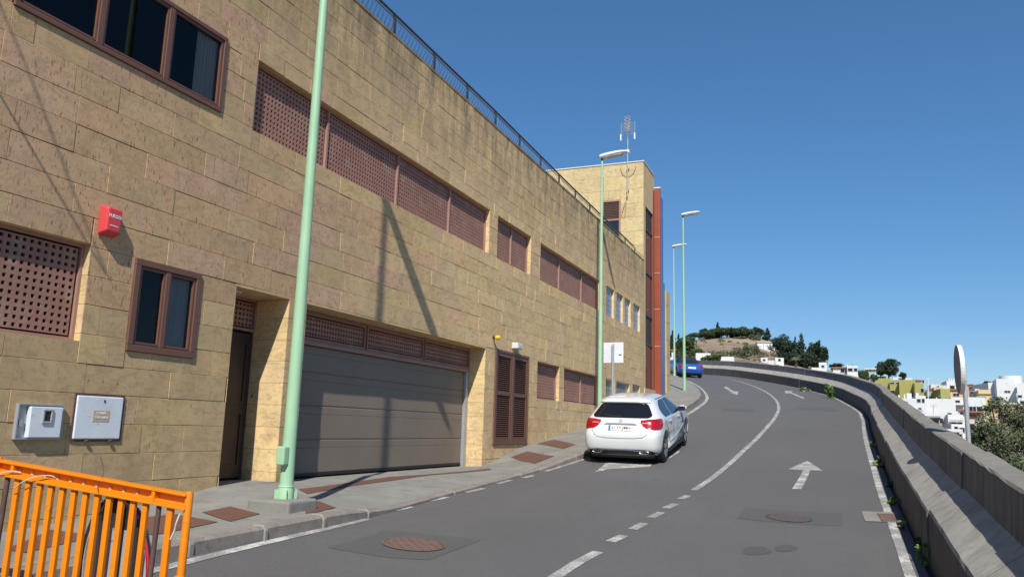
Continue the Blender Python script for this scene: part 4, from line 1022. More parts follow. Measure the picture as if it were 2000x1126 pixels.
def wheel(t, x, y, r, sg, wdt=.20):
    m = MB(); rows = []
    prof = [(0, r*.62), (.0, r*.90), (.018, r*.985), (.04, r), (wdt-.04, r), (wdt-.015, r*.98), (wdt, r*.9), (wdt, r*.4)]
    for (a, q) in prof: rows.append([(x+sg*(-a), y+q*math.cos(b), r+q*math.sin(b)) for b in np.linspace(0, 2*math.pi, 33)])
    m.grid(rows); wo = fixn(m.build('wheel', M['black'], t, local=True, smooth=True))
    m = MB(); rows = []
    for (a, q) in ((.004, r*.66), (-.004, r*.64), (.02, r*.58), (.05, r*.56), (.055, .01)): rows.append([(x+sg*(-a), y+q*math.cos(b), r+q*math.sin(b)) for b in np.linspace(0, 2*math.pi, 33)])
    m.grid(rows); fixn(m.build('rim', M['black'], wo, local=True))
    m = MB()
    for k in range(5):
        b = k*2*math.pi/5+.3
        for db in (-.13, .13):
            p = (x-sg*.012, y+.05*math.cos(b), r+.05*math.sin(b)); q = (x-sg*.004, y+r*.62*math.cos(b+db), r+r*.62*math.sin(b+db)); m.bar(p, q, .024, .024, upv=(1, 0, 0))
    m.tube([(x-sg*.02, y, r), (x+sg*.004, y, r)], .055, 14)
    m.tube([(x-sg*.01, y+r*.63*math.cos(b), r+r*.63*math.sin(b)) for b in np.linspace(0, 2*math.pi, 33)], .013, 6, cap=False)
    m.build('spokes', M['alloy'], wo, local=True)
def seam(fnpts, t, w_=.005, name='seam', mat='ink', parent=None):
    m = MB().tube(fnpts, w_, 4); return m.build(name, M[mat], parent or t, local=True)
def place_car(t, base, fwd_dir, k=1.):
    """stand the car on the road: base = rear-axle-side centre point, follows the slope"""
    x, y = base; f = np.array([*fwd_dir, 0.]); f /= np.linalg.norm(f)
    z0 = drop(x, y); z1 = drop(x+f[0]*2.6, y+f[1]*2.6); f[2] = (z1-z0)/2.6; f /= np.linalg.norm(f)
    side = np.cross(f, (0, 0, 1)); side /= np.linalg.norm(side)
    zl, zr_ = drop(x-side[0]*.7, y-side[1]*.7), drop(x+side[0]*.7, y+side[1]*.7); side[2] = (zr_-zl)/1.4; side /= np.linalg.norm(side)
    u_ = np.cross(side, f); u_ /= np.linalg.norm(u_); f = np.cross(u_, side)
    side, f, u_ = side*k, f*k, u_*k
    t.matrix_world = Matrix(((side[0], f[0], u_[0], x), (side[1], f[1], u_[1], y), (side[2], f[2], u_[2], (zl+zr_)/2+.003), (0, 0, 0, 1)))
# ---- white hatchback
car = thing('hatchback_car', 'white five-door hatchback parked at the left kerb beside the brown-latticed wall', 'car')
B1 = Body([(.20, .16, 4.05, .80, 9), (.26, .08, 4.2, .85, 9), (.36, .02, 4.26, .875, 9), (.50, .0, 4.29, .885, 9), (.62, .01, 4.29, .89, 9), (.70, .035, 4.25, .885, 8.5), (.80, .085, 4.12, .875, 8), (.88, .12, 3.9, .865, 8),
           (.94, .15, 3.55, .85, 7.5), (.99, .20, 3.2, .825, 7), (1.08, .31, 2.95, .765, 6.5), (1.18, .43, 2.72, .705, 6), (1.28, .52, 2.5, .645, 5.5), (1.34, .53, 2.35, .60, 5), (1.385, .60, 2.15, .54, 4.5), (1.42, .85, 1.9, .42, 4), (1.435, 1.2, 1.6, .2, 3)])
bo = fixn(B1.mesh().build('body', M['carwhite'], car, local=True, smooth=True))
cut = []
for y_ in (.74, 3.44):
    for sg in (-1, 1):
        cm = MB().tube([(sg*.60, y_, .335), (sg*1.1, y_, .335)], .375, 40); co_ = fixn(cm.build('arch_tool', M['ink'])); cut.append(co_)
bpy.context.view_layer.update(); boolean_diff(bo, cut)
MB().box(-.70, .70, .25, 4.0, .13, .30).build('underbody', M['black'], car, local=True)
for y_ in (.74, 3.44):
    for sg in (-1, 1): wheel(car, sg*.862, y_, .315, sg)
rf = lambda x, z, o: B1.rear(x, z, o)
# rear window, black lower valance
patch(rf, [(1.0, -.58, .58), (1.02, -.645, .645), (1.06, -.655, .655), (1.15, -.60, .60), (1.24, -.545, .545), (1.27, -.52, .52), (1.285, -.48, .48)], off=.007, n=16).build('rear_window', M['carglass'], car, local=True, smooth=True)
seam([B1.rear(x, z, .012) for x, z in ((.0, 1.03), (-.2, 1.035), (-.42, 1.06))], car, .009, 'wiper')
m = MB(); rows = []
for (z, o1) in ((1.300, .035), (1.312, .05), (1.33, .052), (1.36, .035), (1.385, .0)): rows.append([B1.rear(x, z, o1*(1-.5*abs(x/.55)**3)) for x in np.linspace(-.55, .55, 20)])
m.grid(rows); m.build('roof_spoiler', M['carwhite'], car, local=True, smooth=True)
va = patch(rf, [(.21, -.80, .80), (.26, -.78, .78), (.31, -.70, .70), (.335, -.60, .60), (.345, -.52, .52)], off=.008, n=20).build('rear_valance', M['black'], car, local=True, smooth=True)
seam([B1.rear(x, .335-.02*abs(x/.45)**2, .018) for x in np.linspace(-.5, .5, 14)], car, .009, 'chrome_strip', 'chrome')
for sg in (-1, 1):
    c_ = B1.rear(sg*.52, .285, .02); m = MB(); m.tube([np.array(c_)+np.array([.105*math.cos(a), 0, .030*math.sin(a)]) for a in np.linspace(0, 2*math.pi, 21)], .010, 6, cap=False); m.build('exhaust_tip', M['chrome'], car, local=True, smooth=True)
# tail lamps wrap the corner
for sg in (-1, 1):
    fn = lambda a, z, o, sg=sg: (lambda p: (sg*p[0], p[1], p[2]))(B1.pt(z, a, o))
    R_ = math.radians
    tl_ = patch(fn, [(.765, R_(-62), R_(-33)), (.79, R_(-79), R_(-27)), (.85, R_(-84), R_(-24)), (.92, R_(-85.5), R_(-22)), (.96, R_(-84.5), R_(-23)), (.98, R_(-72), R_(-30))], off=.012, n=16).build('tail_lamp', M['tail'], car, local=True, smooth=True)
    patch(fn, [(.895, R_(-84), R_(-72)), (.915, R_(-84.5), R_(-74))], off=.016, n=8).build('lamp_strip', M['tail_light'], tl_, local=True, smooth=True)
# tailgate seams, plate, badge
seam([B1.rear(x, z, .003) for x, z in ((-.66, .93), (-.62, .75), (-.58, .66), (-.50, .605), (-.3, .585), (0, .58), (.3, .585), (.50, .605), (.58, .66), (.62, .75), (.66, .93))], car, .0045)
patch(rf, [(.862, -.37, .37), (.886, -.33, .33), (.895, -.28, .28)], off=.010, n=12).build('handle_shade', M['grey_metal'], car, local=True, smooth=True)  # flat grey patch painted for the shade in the handle recess
pl_ = patch(rf, [(.745, -.26, .26), (.85, -.26, .26)], off=.014, n=6, sub=1).build('number_plate', M['plate'], car, local=True)
patch(rf, [(.747, -.258, -.215), (.848, -.258, -.215)], off=.017, n=2, sub=1).build('plate_band', M['plate_blue'], pl_, local=True)
pc = B1.rear(.02, .797, .018); pb = B1.rear(.02, .847, .018); text('2177 JMH', .085, M['ink'], pl_, pc, (1, 0, 0), (0, pb[1]-B1.rear(.02, .747, .018)[1], .1), width=.42)
bd = B1.rear(0, .945, .012); m = MB(); m.tube([np.array(bd)+np.array([.038*math.cos(a), .012*math.sin(a), .038*math.sin(a)]) for a in np.linspace(0, 2*math.pi, 25)], .004, 6, cap=False)
for a in (90, 210, 330): m.bar(bd, np.array(bd)+np.array([.036*math.cos(math.radians(a)), .01*math.sin(math.radians(a)), .036*math.sin(math.radians(a))]), .006, .006, upv=(0, 1, 0))
m.build('badge', M['chrome'], car, local=True)
# side glass, mirror, handles, creases
for sg in (-1, 1):
    fn = lambda a, z, o, sg=sg: B1.side(a, z, sg, o)
    patch(fn, [(.955, 1.66, 2.98), (1.05, 1.66, 2.78), (1.15, 1.66, 2.58), (1.25, 1.66, 2.34), (1.325, 1.66, 2.05)], off=.006, n=12).build('front_side_window', M['sideglass'], car, local=True, smooth=True)
    patch(fn, [(.965, .92, 1.60), (1.05, .83, 1.60), (1.15, .84, 1.60), (1.25, .95, 1.60), (1.32, 1.16, 1.60)], off=.006, n=12).build('rear_side_window', M['sideglass'], car, local=True, smooth=True)
    seam([B1.side(y, z, sg, .004) for y, z in ((1.63, .34), (1.63, .6), (1.63, .93))], car, .004); seam([B1.side(y, z, sg, .004) for y, z in ((2.9, .36), (2.95, .7), (2.9, .95))], car, .004)
    seam([B1.side(y, z, sg, .004) for y, z in ((1.12, .42), (1.0, .7), (.86, .80), (.80, .93))], car, .004)
    for y in (1.25, 2.3):
        m = MB().tube([B1.side(y, .855, sg, .02), B1.side(y+.08, .86, sg, .035), B1.side(y+.18, .86, sg, .02)], .014, 8); m.build('door_handle', M['carwhite'], car, local=True, smooth=True)
    m = MB(); mc = np.array(B1.side(2.72, 1.0, sg, .11)); rows = []
    for (q, sc_) in ((-.10, .3), (-.09, .75), (-.03, 1), (.05, .9), (.11, .6), (.13, .1)):
        rows.append([mc+np.array([.115*sc_*math.cos(a), q, .075*sc_*math.sin(a)]) for a in np.linspace(0, 2*math.pi, 17)])
    m.grid(rows); mo = fixn(m.build('wing_mirror', M['carwhite'], car, local=True, smooth=True))
    MB().obox(mc+np.array([0, -.10, 0]), (.085, 0, 0), (0, .003, 0), (0, 0, .05)).build('mirror_glass', M['sideglass'], mo, local=True)
    MB().bar(np.array(B1.side(2.75, .97, sg, -.02)), mc+np.array([0, 0, -.03]), .035, .02).build('mirror_arm', M['black'], mo, local=True)
    seam([B1.side(y, 1.35+.0*y, sg, .004) for y in np.linspace(1.0, 2.1, 10)], car, .009, 'roof_rail')
    # rising lower crease
    m = MB(); rows = [[B1.side(y, z+dz, sg, o) for y, z in ((1.2, .40), (1.8, .43), (2.4, .50), (2.8, .58), (2.98, .64))] for dz, o in ((-.018, .001), (0, .010), (.018, .001))]
    m.grid(rows); m.build('crease', M['carwhite'], car, local=True, smooth=True)
    MB().box(min(sg*.80, sg*.86), max(sg*.80, sg*.86), 1.15, 3.05, .165, .235).build('side_skirt', M['black'], car, local=True)
wp = patch(lambda x, z, o: (lambda p: (p[0], p[1], p[2]))(B1.pt(z, math.acos(max(-1, min(1, x))), o)), [(1.0, -.45, .45), (1.3, -.4, .4)], off=.006, n=12).build('windscreen', M['carglass'], car, local=True, smooth=True)
h1, h2 = hitpx(1150, 896), hitpx(1290, 902); mid = (h1+h2)/2
place_car(car, (mid[0]+.07, mid[1]-.60), (-.015, 1), .94)

# ---- blue convertible
car2 = thing('convertible_car', 'blue convertible with closed black soft top standing at the far bend', 'car')
B2 = Body([(.20, .16, 4.15, .78, 9), (.30, .05, 4.3, .85, 9), (.42, .01, 4.34, .87, 9), (.55, .0, 4.34, .88, 9), (.66, .03, 4.3, .88, 8), (.76, .06, 4.2, .87, 7.5), (.84, .10, 4.0, .855, 7), (.90, .2, 3.6, .82, 6), (.93, .5, 3.2, .77, 5), (.94, .8, 3.0, .7, 4)])
bo = fixn(B2.mesh().build('body', M['carblue'], car2, local=True, smooth=True)); cut = []
for y_ in (.85, 3.5):
    for sg in (-1, 1): cut.append(fixn(MB().tube([(sg*.60, y_, .33), (sg*1.1, y_, .33)], .37, 32).build('arch_tool', M['ink'])))
bpy.context.view_layer.update(); boolean_diff(bo, cut)
MB().box(-.70, .70, .25, 4.0, .13, .28).build('underbody', M['black'], car2, local=True)
for y_ in (.85, 3.5):
    for sg in (-1, 1): wheel(car2, sg*.865, y_, .315, sg)
B3 = Body([(.90, .62, 3.15, .76, 6), (1.0, .78, 2.98, .735, 6), (1.12, .98, 2.8, .69, 5.5), (1.24, 1.15, 2.55, .64, 5), (1.32, 1.3, 2.4, .58, 4.5), (1.37, 1.5, 2.2, .48, 4), (1.385, 1.7, 2.0, .25, 3)])
fixn(B3.mesh(64).build('soft_top', M['softtop'], car2, local=True, smooth=True))
patch(lambda x, z, o: B3.rear(x, z, o), [(.98, -.44, .44), (1.0, -.48, .48), (1.16, -.42, .42), (1.18, -.38, .38)], off=.006, n=10).build('rear_window', M['sideglass'], car2, local=True, smooth=True)
for sg in (-1, 1):
    patch(lambda a, z, o, sg=sg: B3.side(a, z, sg, o), [(.95, 1.3, 2.95), (1.1, 1.35, 2.7), (1.25, 1.5, 2.4)], off=.006, n=10).build('side_window', M['sideglass'], car2, local=True, smooth=True)
    fn = lambda a, z, o, sg=sg: (lambda p: (sg*p[0], p[1], p[2]))(B2.pt(z, a, o))
    patch(fn, [(.62, math.radians(-80), math.radians(-35)), (.80, math.radians(-83), math.radians(-38))], off=.01, n=10).build('tail_lamp', M['tail'], car2, local=True, smooth=True)
    mc = np.array(B2.side(2.75, .90, sg, .09)); MB().obox(mc, (.09, 0, 0), (0, .05, 0), (0, 0, .06)).build('wing_mirror', M['carblue'], car2, local=True)
patch(lambda x, z, o: B2.rear(x, z, o), [(.60, -.26, .26), (.71, -.26, .26)], off=.014, n=6, sub=1).build('number_plate', M['plate'], car2, local=True)
patch(lambda x, z, o: B2.rear(x, z, o), [(.215, -.7, .7), (.30, -.66, .66)], off=.012, n=10, sub=1).build('rear_valance', M['black'], car2, local=True)
seam([B2.rear(x, .335, .012) for x in np.linspace(-.72, .72, 14)], car2, .008, 'bumper_strip', 'chrome')
seam([B2.rear(x, .505, .004) for x in np.linspace(-.8, .8, 14)], car2, .005); seam([B2.side(y, .7, 1, .004) for y in np.linspace(.3, 4, 12)], car2, .004)
bpos = hitpx(1352, 737); place_car(car2, (bpos[0], bpos[1]-.2), (-math.sin(math.radians(25)), math.cos(math.radians(25))))

# ------------------------------------------------------------------ terrain
def elev(x, y):          # tan of elevation at pixel
    r = ray(x, y); return r[2]/math.hypot(r[0], r[1])
def azim(x, y=760): r = ray(x, y); return math.atan2(r[0], r[1])
RAD = [16, 34, 60, 90, 130, 185, 260, 340, 420, 470, 620, 1500, 6000, 30000]
TAB = {  # pixel column: ground pixel rows at RAD[3:9]
 900: (735, 725, 712, 700, 688, 680), 1200: (730, 722, 708, 695, 683, 674), 1310: (722, 714, 704, 692, 679, 671), 1345: (716, 709, 703, 692, 672, 664), 1385: (712, 706, 702, 690, 668, 659), 1420: (712, 706, 701, 689, 667, 658),
 1470: (716, 711, 704, 691, 671, 659), 1510: (724, 716, 708, 696, 676, 664), 1540: (734, 724, 714, 706, 698, 690), 1580: (748, 736, 722, 718, 716, 716), 1640: (775, 758, 742, 733, 730, 732), 1700: (812, 785, 762, 748, 742, 744),
 1760: (850, 818, 782, 760, 752, 756), 1850: (900, 862, 815, 782, 768, 768), 2000: (930, 880, 828, 790, 775, 776), 2300: (960, 900, 840, 800, 785, 786)}
cols = sorted(TAB); azs = [azim(c) for c in cols]
NEARZ = {16: -7.5, 34: -7.0, 60: -3.5}
def heights(c):
    hs = [elev(c, TAB[c][k])*RAD[3+k] for k in range(6)]
    t = min(1, max(0, (c-1450)/300)); n60 = 2.2*(1-t)+(-4.5)*t
    return [-7.5, -5.5*(1-t)-9*t, n60 if c < 1500 else min(n60, hs[0])]+hs+[hs[-1]-10, hs[-1]-40, -90, -120, -130]
HT = np.array([heights(c) for c in cols])
A0 = np.linspace(-1.25, .95, 150); RR = []
for i in range(len(RAD)-1): RR += list(np.geomspace(RAD[i], RAD[i+1], 7 if i < 9 else 3)[:-1])
RR.append(RAD[-1])
def terr(a, r):
    h = [np.interp(a, azs, HT[:, k]) for k in range(len(RAD))]
    z = float(np.interp(math.log(r), np.log(RAD), h))
    return z+(.35*math.sin(a*60+r*.05)+.25*math.sin(a*131+r*.11))*min(1, r/120)*(1 if r < 460 else 0)
def terrz(x, y): return terr(math.atan2(x, y), math.hypot(x, y))
# terrain mesh; inside the road curve it stays below the road
inside = MB(); G = []
for a in A0:
    G.append([(r*math.sin(a), r*math.cos(a), terr(a, r)) for r in RR])
inside.grid([list(reversed(g_)) for g_ in G])
m, nt, B, N, L = _mat('terrain')
c = mix(N, L, ramp(N, L, noise(N, L, .035, 6, .65), .38, .62), (.30, .215, .135), (.42, .315, .20))
c = mix(N, L, ramp(N, L, noise(N, L, .25, 6, .7), .55, .70), c, (.075, .085, .035))
c = mix(N, L, ramp(N, L, noise(N, L, 1.1, 5, .7), .5, .75, (0, 0, 0, 1), (.6, .6, .6, 1)), c, (.20, .14, .085))
g_ = N.new('ShaderNodeNewGeometry'); sp = N.new('ShaderNodeSeparateXYZ'); L.new(g_.outputs[0], sp.inputs[0])
mr = N.new('ShaderNodeMapRange'); mr.inputs[1].default_value = 40; mr.inputs[2].default_value = 34; L.new(sp.outputs[2], mr.inputs[0])
ml = N.new('ShaderNodeMath'); ml.operation = 'MULTIPLY'; L.new(mr.outputs[0], ml.inputs[0]); L.new(ramp(N, L, noise(N, L, .12, 6, .7), .4, .6), ml.inputs[1])
c = mix(N, L, ml.outputs[0], c, (.17, .12, .085))
L.new(c, B.inputs['Base Color']); B.inputs['Roughness'].default_value = .95; bump(N, L, B, noise(N, L, 1.5, 6, .7), .5, .4)
M['terrain'] = m
o = inside.build('hillside', M['terrain'], smooth=True); tag(o, kind='structure')
mb = MB()      # plain ground round and behind the street, well below it, out to the horizon
mb.grid([[(r*math.sin(a), r*math.cos(a), z) for r, z in ((.5, -9), (60, -14), (400, -60), (2000, -130), (30000, -135))][::-1] for a in np.linspace(.94, 2*math.pi-1.24, 60)])
o = mb.build('ground', M['terrain'], smooth=True); tag(o, kind='structure')
mb = MB(); mb.grid([[(r*math.sin(a), r*math.cos(a), -9) for r in (17, .4)] for a in np.linspace(-1.25, .95, 40)]); tag(mb.build('ground_below_road', M['terrain']), kind='structure')
# earth bank carrying the road (under both sides)
mb = MB()
LL = [p for p in LC]
rows = []
for i, p in enumerate(LC):
    d = LC[min(i+1, len(LC)-1)]-LC[max(i-1, 0)]; n = np.array([-d[1], d[0], 0]); n /= np.linalg.norm(n)
    q = p+n*(2.0 if p[1] > 36 else 2.2); rows.append([q+np.array([0, 0, .12]), q+n*3+np.array([0, 0, .1]), q+n*9+np.array([0, 0, -2.5]), q+n*9+np.array([0, 0, -12])])
mb.grid([r for r in rows if r[0][1] > 36.2]); tag(mb.build('verge', M['terrain'], smooth=True), kind='structure')

# ------------------------------------------------------------------ foliage
LM = {'pine': leafmat('pine_leaves', (.014, .030, .016), (.075, .115, .045)), 'dark': leafmat('dark_leaves', (.010, .024, .016), (.042, .066, .036)),
      'shrub': leafmat('shrub_leaves', (.05, .055, .03), (.17, .17, .09)), 'olive': leafmat('olive_leaves', (.035, .055, .022), (.20, .225, .125)),
      'fresh': leafmat('fresh_leaves', (.05, .10, .02), (.20, .32, .06)), 'dry': leafmat('dry_leaves', (.10, .12, .05), (.30, .30, .15)), 'green': leafmat('green_leaves', (.02, .04, .012), (.09, .13, .035))}
def leaves(clumps, n, size, up_bias=.3, aspect=.5, surf=.55):
    """clumps: list of (cx,cy,cz, rx,ry,rz); n leaf quads in all, shades vary by clump and leaf"""
    cl_ = np.array(clumps, float); vol = cl_[:, 3]*cl_[:, 4]*cl_[:, 5]; pr = vol**.67; pr /= pr.sum()
    k = rng.choice(len(cl_), n, p=pr); d = rng.normal(size=(n, 3)); d /= np.linalg.norm(d, axis=1)[:, None]
    rad = surf+(1-surf)*rng.random(n)**.6; rad *= 1+.10*rng.normal(size=n)
    P = cl_[k, :3]+d*cl_[k, 3:6]*rad[:, None]
    nn = d+rng.normal(size=(n, 3))*.7; nn[:, 2] += up_bias; nn /= np.linalg.norm(nn, axis=1)[:, None]
    a = np.cross(nn, rng.normal(size=(n, 3))); a /= np.linalg.norm(a, axis=1)[:, None]; b = np.cross(nn, a)
    s_ = size*rng.uniform(.6, 1.4, n); a *= s_[:, None]; b *= (s_*aspect)[:, None]
    V = np.stack([P-a, P-b*1.0, P+a, P+b], 1).reshape(-1, 3)
    cs = rng.uniform(0, 1, len(cl_)); sh = np.clip(cs[k]*.45+rng.random(n)*.55, 0, 1)
    return V, sh
def leaf_mesh(name, V, sh, mat, parent=None, org=(0, 0, 0)):
    n = len(sh); me = bpy.data.meshes.new(name); V = V-np.array(org)
    me.vertices.add(4*n); me.vertices.foreach_set('co', V.astype(np.float32).ravel()); me.loops.add(4*n); me.loops.foreach_set('vertex_index', np.arange(4*n, dtype=np.int32))
    me.polygons.add(n); me.polygons.foreach_set('loop_start', np.arange(0, 4*n, 4, dtype=np.int32)); me.polygons.foreach_set('loop_total', np.full(n, 4, dtype=np.int32))
    me.update(calc_edges=True); a = me.attributes.new('shade', 'FLOAT', 'FACE'); a.data.foreach_set('value', sh.astype(np.float32)); me.materials.append(mat)
    o = bpy.data.objects.new(name, me); C.objects.link(o)
    if parent: o.parent = parent
    return o
def tree(name, label, cat, x, ytop, ybot, wpx, dist, kind, mat='pine', n=1600, leafs=1.0, group=None, trunkfrac=None):
    base = at(x, ybot, dist); top = at(x, ytop, dist); Hh = top[2]-base[2]; Wd = wpx/F*dist/ math.cos(0.25)
    bx, by = base[0], base[1]; gz = min(base[2], terrz(bx, by)) if dist > 60 else base[2]
    t = thing(name, label, cat, (bx, by, gz), group); z0, z1 = base[2], top[2]; cl_ = []
    R_ = random.Random(int(x*7+ytop))
    if kind == 'umbrella':
        for i in range(16):
            a = R_.uniform(0, 6.28); q = math.sqrt(R_.random())*.78; cl_.append((bx+math.cos(a)*q*Wd/2, by+math.sin(a)*q*Wd/2, z1-Hh*(.30+.16*q*q+R_.uniform(-.06, .16)), Wd*.19, Wd*.19, Hh*.20))
        tf = .72
    elif kind == 'cone':
        for i in range(13):
            f = i/12; q = (1-f)**.8*.36*Wd; a = R_.uniform(0, 6.28); cl_.append((bx+math.cos(a)*q*.45, by+math.sin(a)*q*.45, z0+Hh*(.12+.82*f), max(q, Wd*.07), max(q, Wd*.07), Hh*.085))
        tf = .9
    elif kind == 'round':
        for i in range(26):
            d = np.array([R_.gauss(0, 1) for _ in range(3)]); d /= np.linalg.norm(d); q = R_.uniform(.3, .72)
            cl_.append((bx+d[0]*q*Wd/2, by+d[1]*q*Wd/2, z0+Hh*(.54+d[2]*q*.46), Wd*R_.uniform(.13, .20), Wd*R_.uniform(.13, .20), Hh*R_.uniform(.09, .14)))
        tf = .6
    elif kind == 'bush':
        for i in range(14):
            a = R_.uniform(0, 6.28); q = math.sqrt(R_.random())*.7; cl_.append((bx+math.cos(a)*q*Wd/2, by+math.sin(a)*q*Wd/2, z0+Hh*R_.uniform(.2, .75)*(1-.4*q), Wd*.17, Wd*.17, Hh*.24))
        tf = .5
    V, sh = leaves(cl_, n, leafs*dist*.0011, surf=.5); leaf_mesh('crown', V, sh, LM[mat], t, (bx, by, gz))
    r0 = max(.12, Wd*.028); m_ = MB(); bend = R_.uniform(-.03, .03)*Wd
    m_.tube([(bx, by, gz-.5), (bx+bend, by, z0+Hh*tf*.5), (bx+bend*.5, by, z0+Hh*tf)], [r0*1.3, r0, r0*.5], 7)
    for i in range(0 if kind == 'cone' else 5):
        c_ = cl_[i*2 % len(cl_)]; m_.tube([(bx+bend, by, z0+Hh*tf*(.45+.1*i)), (c_[0], c_[1], c_[2])], [r0*.5, r0*.15], 5)
    m_.build('trunk', M['bark'], t); return t
GP = 'stone pines along the hill crest'
for i, (x, yt, yb, wp_, d, k, mt, n, lb, cat) in enumerate([
    (1366, 648, 664, 40, 410, 'umbrella', 'pine', 1500, 'spreading stone pine at the left end of the hill-crest pines', 'pine'),
    (1396, 640, 662, 34, 405, 'umbrella', 'pine', 1500, 'stone pine on the hill crest just below the small pointed conifer', 'pine'),
    (1420, 638, 661, 34, 400, 'umbrella', 'pine', 1500, 'stone pine in the middle of the hill crest', 'pine'),
    (1448, 636, 660, 40, 402, 'umbrella', 'pine', 1700, 'widest bright-topped stone pine on the hill crest', 'pine'),
    (1466, 640, 660, 26, 405, 'umbrella', 'pine', 1300, 'stone pine at the right end of the hill-crest pines', 'pine'),
    (1383, 643, 664, 34, 398, 'umbrella', 'pine', 1500, 'dark-trunked stone pine second from the left on the hill crest', 'pine'),
    (1409, 637, 662, 34, 396, 'umbrella', 'pine', 1700, 'dense stone pine just right of the small pointed conifer', 'pine'),
    (1434, 637, 661, 36, 394, 'umbrella', 'pine', 1700, 'dense stone pine left of the widest one on the hill crest', 'pine'),
    (1458, 637, 661, 34, 392, 'umbrella', 'pine', 1700, 'dense stone pine right of the widest one on the hill crest', 'pine'),
    (1400, 648, 665, 60, 408, 'bush', 'dark', 1800, 'dark understorey thicket beneath the left crest pines', 'shrub'),
    (1450, 648, 663, 60, 408, 'bush', 'dark', 1600, 'dark understorey thicket beneath the right crest pines', 'shrub'),
    (1376, 640, 657, 20, 420, 'round', 'dark', 900, 'dark rounded tree poking up behind the left crest pines', 'tree'),
    (1402, 628, 655, 17, 418, 'cone', 'dark', 900, 'small pointed conifer rising above the hill-crest pines', 'conifer'),
    (1481, 636, 663, 28, 400, 'round', 'dark', 1600, 'dark bushy tree right of the crest pines', 'tree'),
    (1499, 640, 665, 24, 396, 'cone', 'dark', 1100, 'pointed conifer standing above the white block on the hill', 'conifer'),
    (1511, 664, 676, 7, 380, 'cone', 'dark', 400, 'tiny conifer between the white block and the large dark tree', 'conifer'),
    (1314, 645, 688, 26, 190, 'cone', 'dark', 2000, 'dark conifer just right of the building end, behind the lamp posts', 'conifer'),
    (1326, 652, 692, 24, 185, 'cone', 'dark', 1800, 'shorter dark conifer between the two far lamp posts', 'conifer'),
    (1343, 650, 698, 40, 170, 'round', 'green', 2600, 'leafy green tree on the slope above the blue car', 'tree'),
    (1322, 672, 700, 26, 150, 'bush', 'green', 1000, 'green bush mass behind the blue car left side', 'bush'),
    (1360, 672, 702, 40, 150, 'bush', 'green', 1200, 'yellow-green bush above the blue car roof', 'bush'),
    (1382, 690, 704, 26, 95, 'bush', 'green', 900, 'low bright green bush in front of the long white wall', 'bush'),
    (1400, 688, 704, 20, 93, 'bush', 'green', 800, 'low green bush right of the long white wall', 'bush'),
    (1446, 673, 702, 26, 170, 'bush', 'shrub', 1300, 'grey-brown scrub tree on the dry slope behind the parapet', 'shrub'),
    (1466, 668, 694, 34, 230, 'bush', 'shrub', 1300, 'pale olive shrub left of the white hillside block', 'shrub'),
    (1432, 680, 699, 14, 175, 'bush', 'shrub', 600, 'small cactus-like shrub on the dry slope', 'shrub'),
    (1475, 650, 664, 26, 380, 'bush', 'shrub', 900, 'grey-green bush below the crest pines', 'shrub'),
    (1445, 656, 664, 30, 385, 'bush', 'shrub', 800, 'low yellowish bush line at the top of the bare slope', 'shrub'),
    (1536, 646, 718, 62, 200, 'round', 'dark', 5200, 'largest dark rounded tree right of the white hillside block', 'tree'),
    (1554, 657, 705, 22, 196, 'cone', 'dark', 900, 'narrow conifer top behind the largest dark tree', 'conifer'),
    (1567, 651, 718, 44, 198, 'cone', 'dark', 3000, 'tall pointed conifer in the middle of the dark tree group', 'conifer'),
    (1591, 659, 724, 36, 200, 'round', 'dark', 3200, 'tall ragged tree near the right end of the dark tree group', 'tree'),
    (1602, 664, 722, 28, 203, 'cone', 'dark', 1800, 'right-hand pointed conifer of the dark tree group', 'conifer'),
    (1609, 669, 722, 20, 205, 'round', 'dark', 1500, 'slim dark tree at the right end of the dark tree group', 'tree'),
    (1578, 684, 726, 58, 190, 'round', 'dark', 3600, 'lower dark tree filling the base of the tree group', 'tree'),
    (1545, 686, 724, 56, 188, 'round', 'dark', 3000, 'dark undergrowth tree beside the palm', 'tree'),
    (1634, 706, 728, 27, 230, 'round', 'dark', 1200, 'rounded dark tree behind the orange-roofed white house', 'tree'),
    (1686, 717, 742, 22, 150, 'bush', 'green', 1200, 'round green bush left of the grey columned house', 'bush'),
    (1706, 728, 742, 16, 160, 'bush', 'green', 700, 'small bush in front of the grey columned house', 'bush'),
    (1735, 697, 744, 46, 175, 'round', 'dark', 4200, 'solitary broad dark tree standing above the olive-green houses', 'tree'),
    (1722, 730, 745, 18, 172, 'bush', 'dark', 700, 'dark bush at the foot of the solitary broad tree', 'bush'),
    (1764, 725, 742, 15, 200, 'round', 'dark', 800, 'small dark round tree right of the solitary broad tree', 'tree'),
    (1928, 743, 753, 13, 260, 'round', 'dark', 500, 'tiny dark tree on the white roof terrace at the far right', 'tree')]):
    tree('pine_tree' if cat == 'pine' else ('conifer_tree' if cat == 'conifer' else ('shrub' if cat in ('shrub', 'bush') else 'tree')), lb, 'tree' if cat in ('pine', 'conifer', 'tree') else 'shrub', x, yt, yb, wp_, d, k, mt, n)
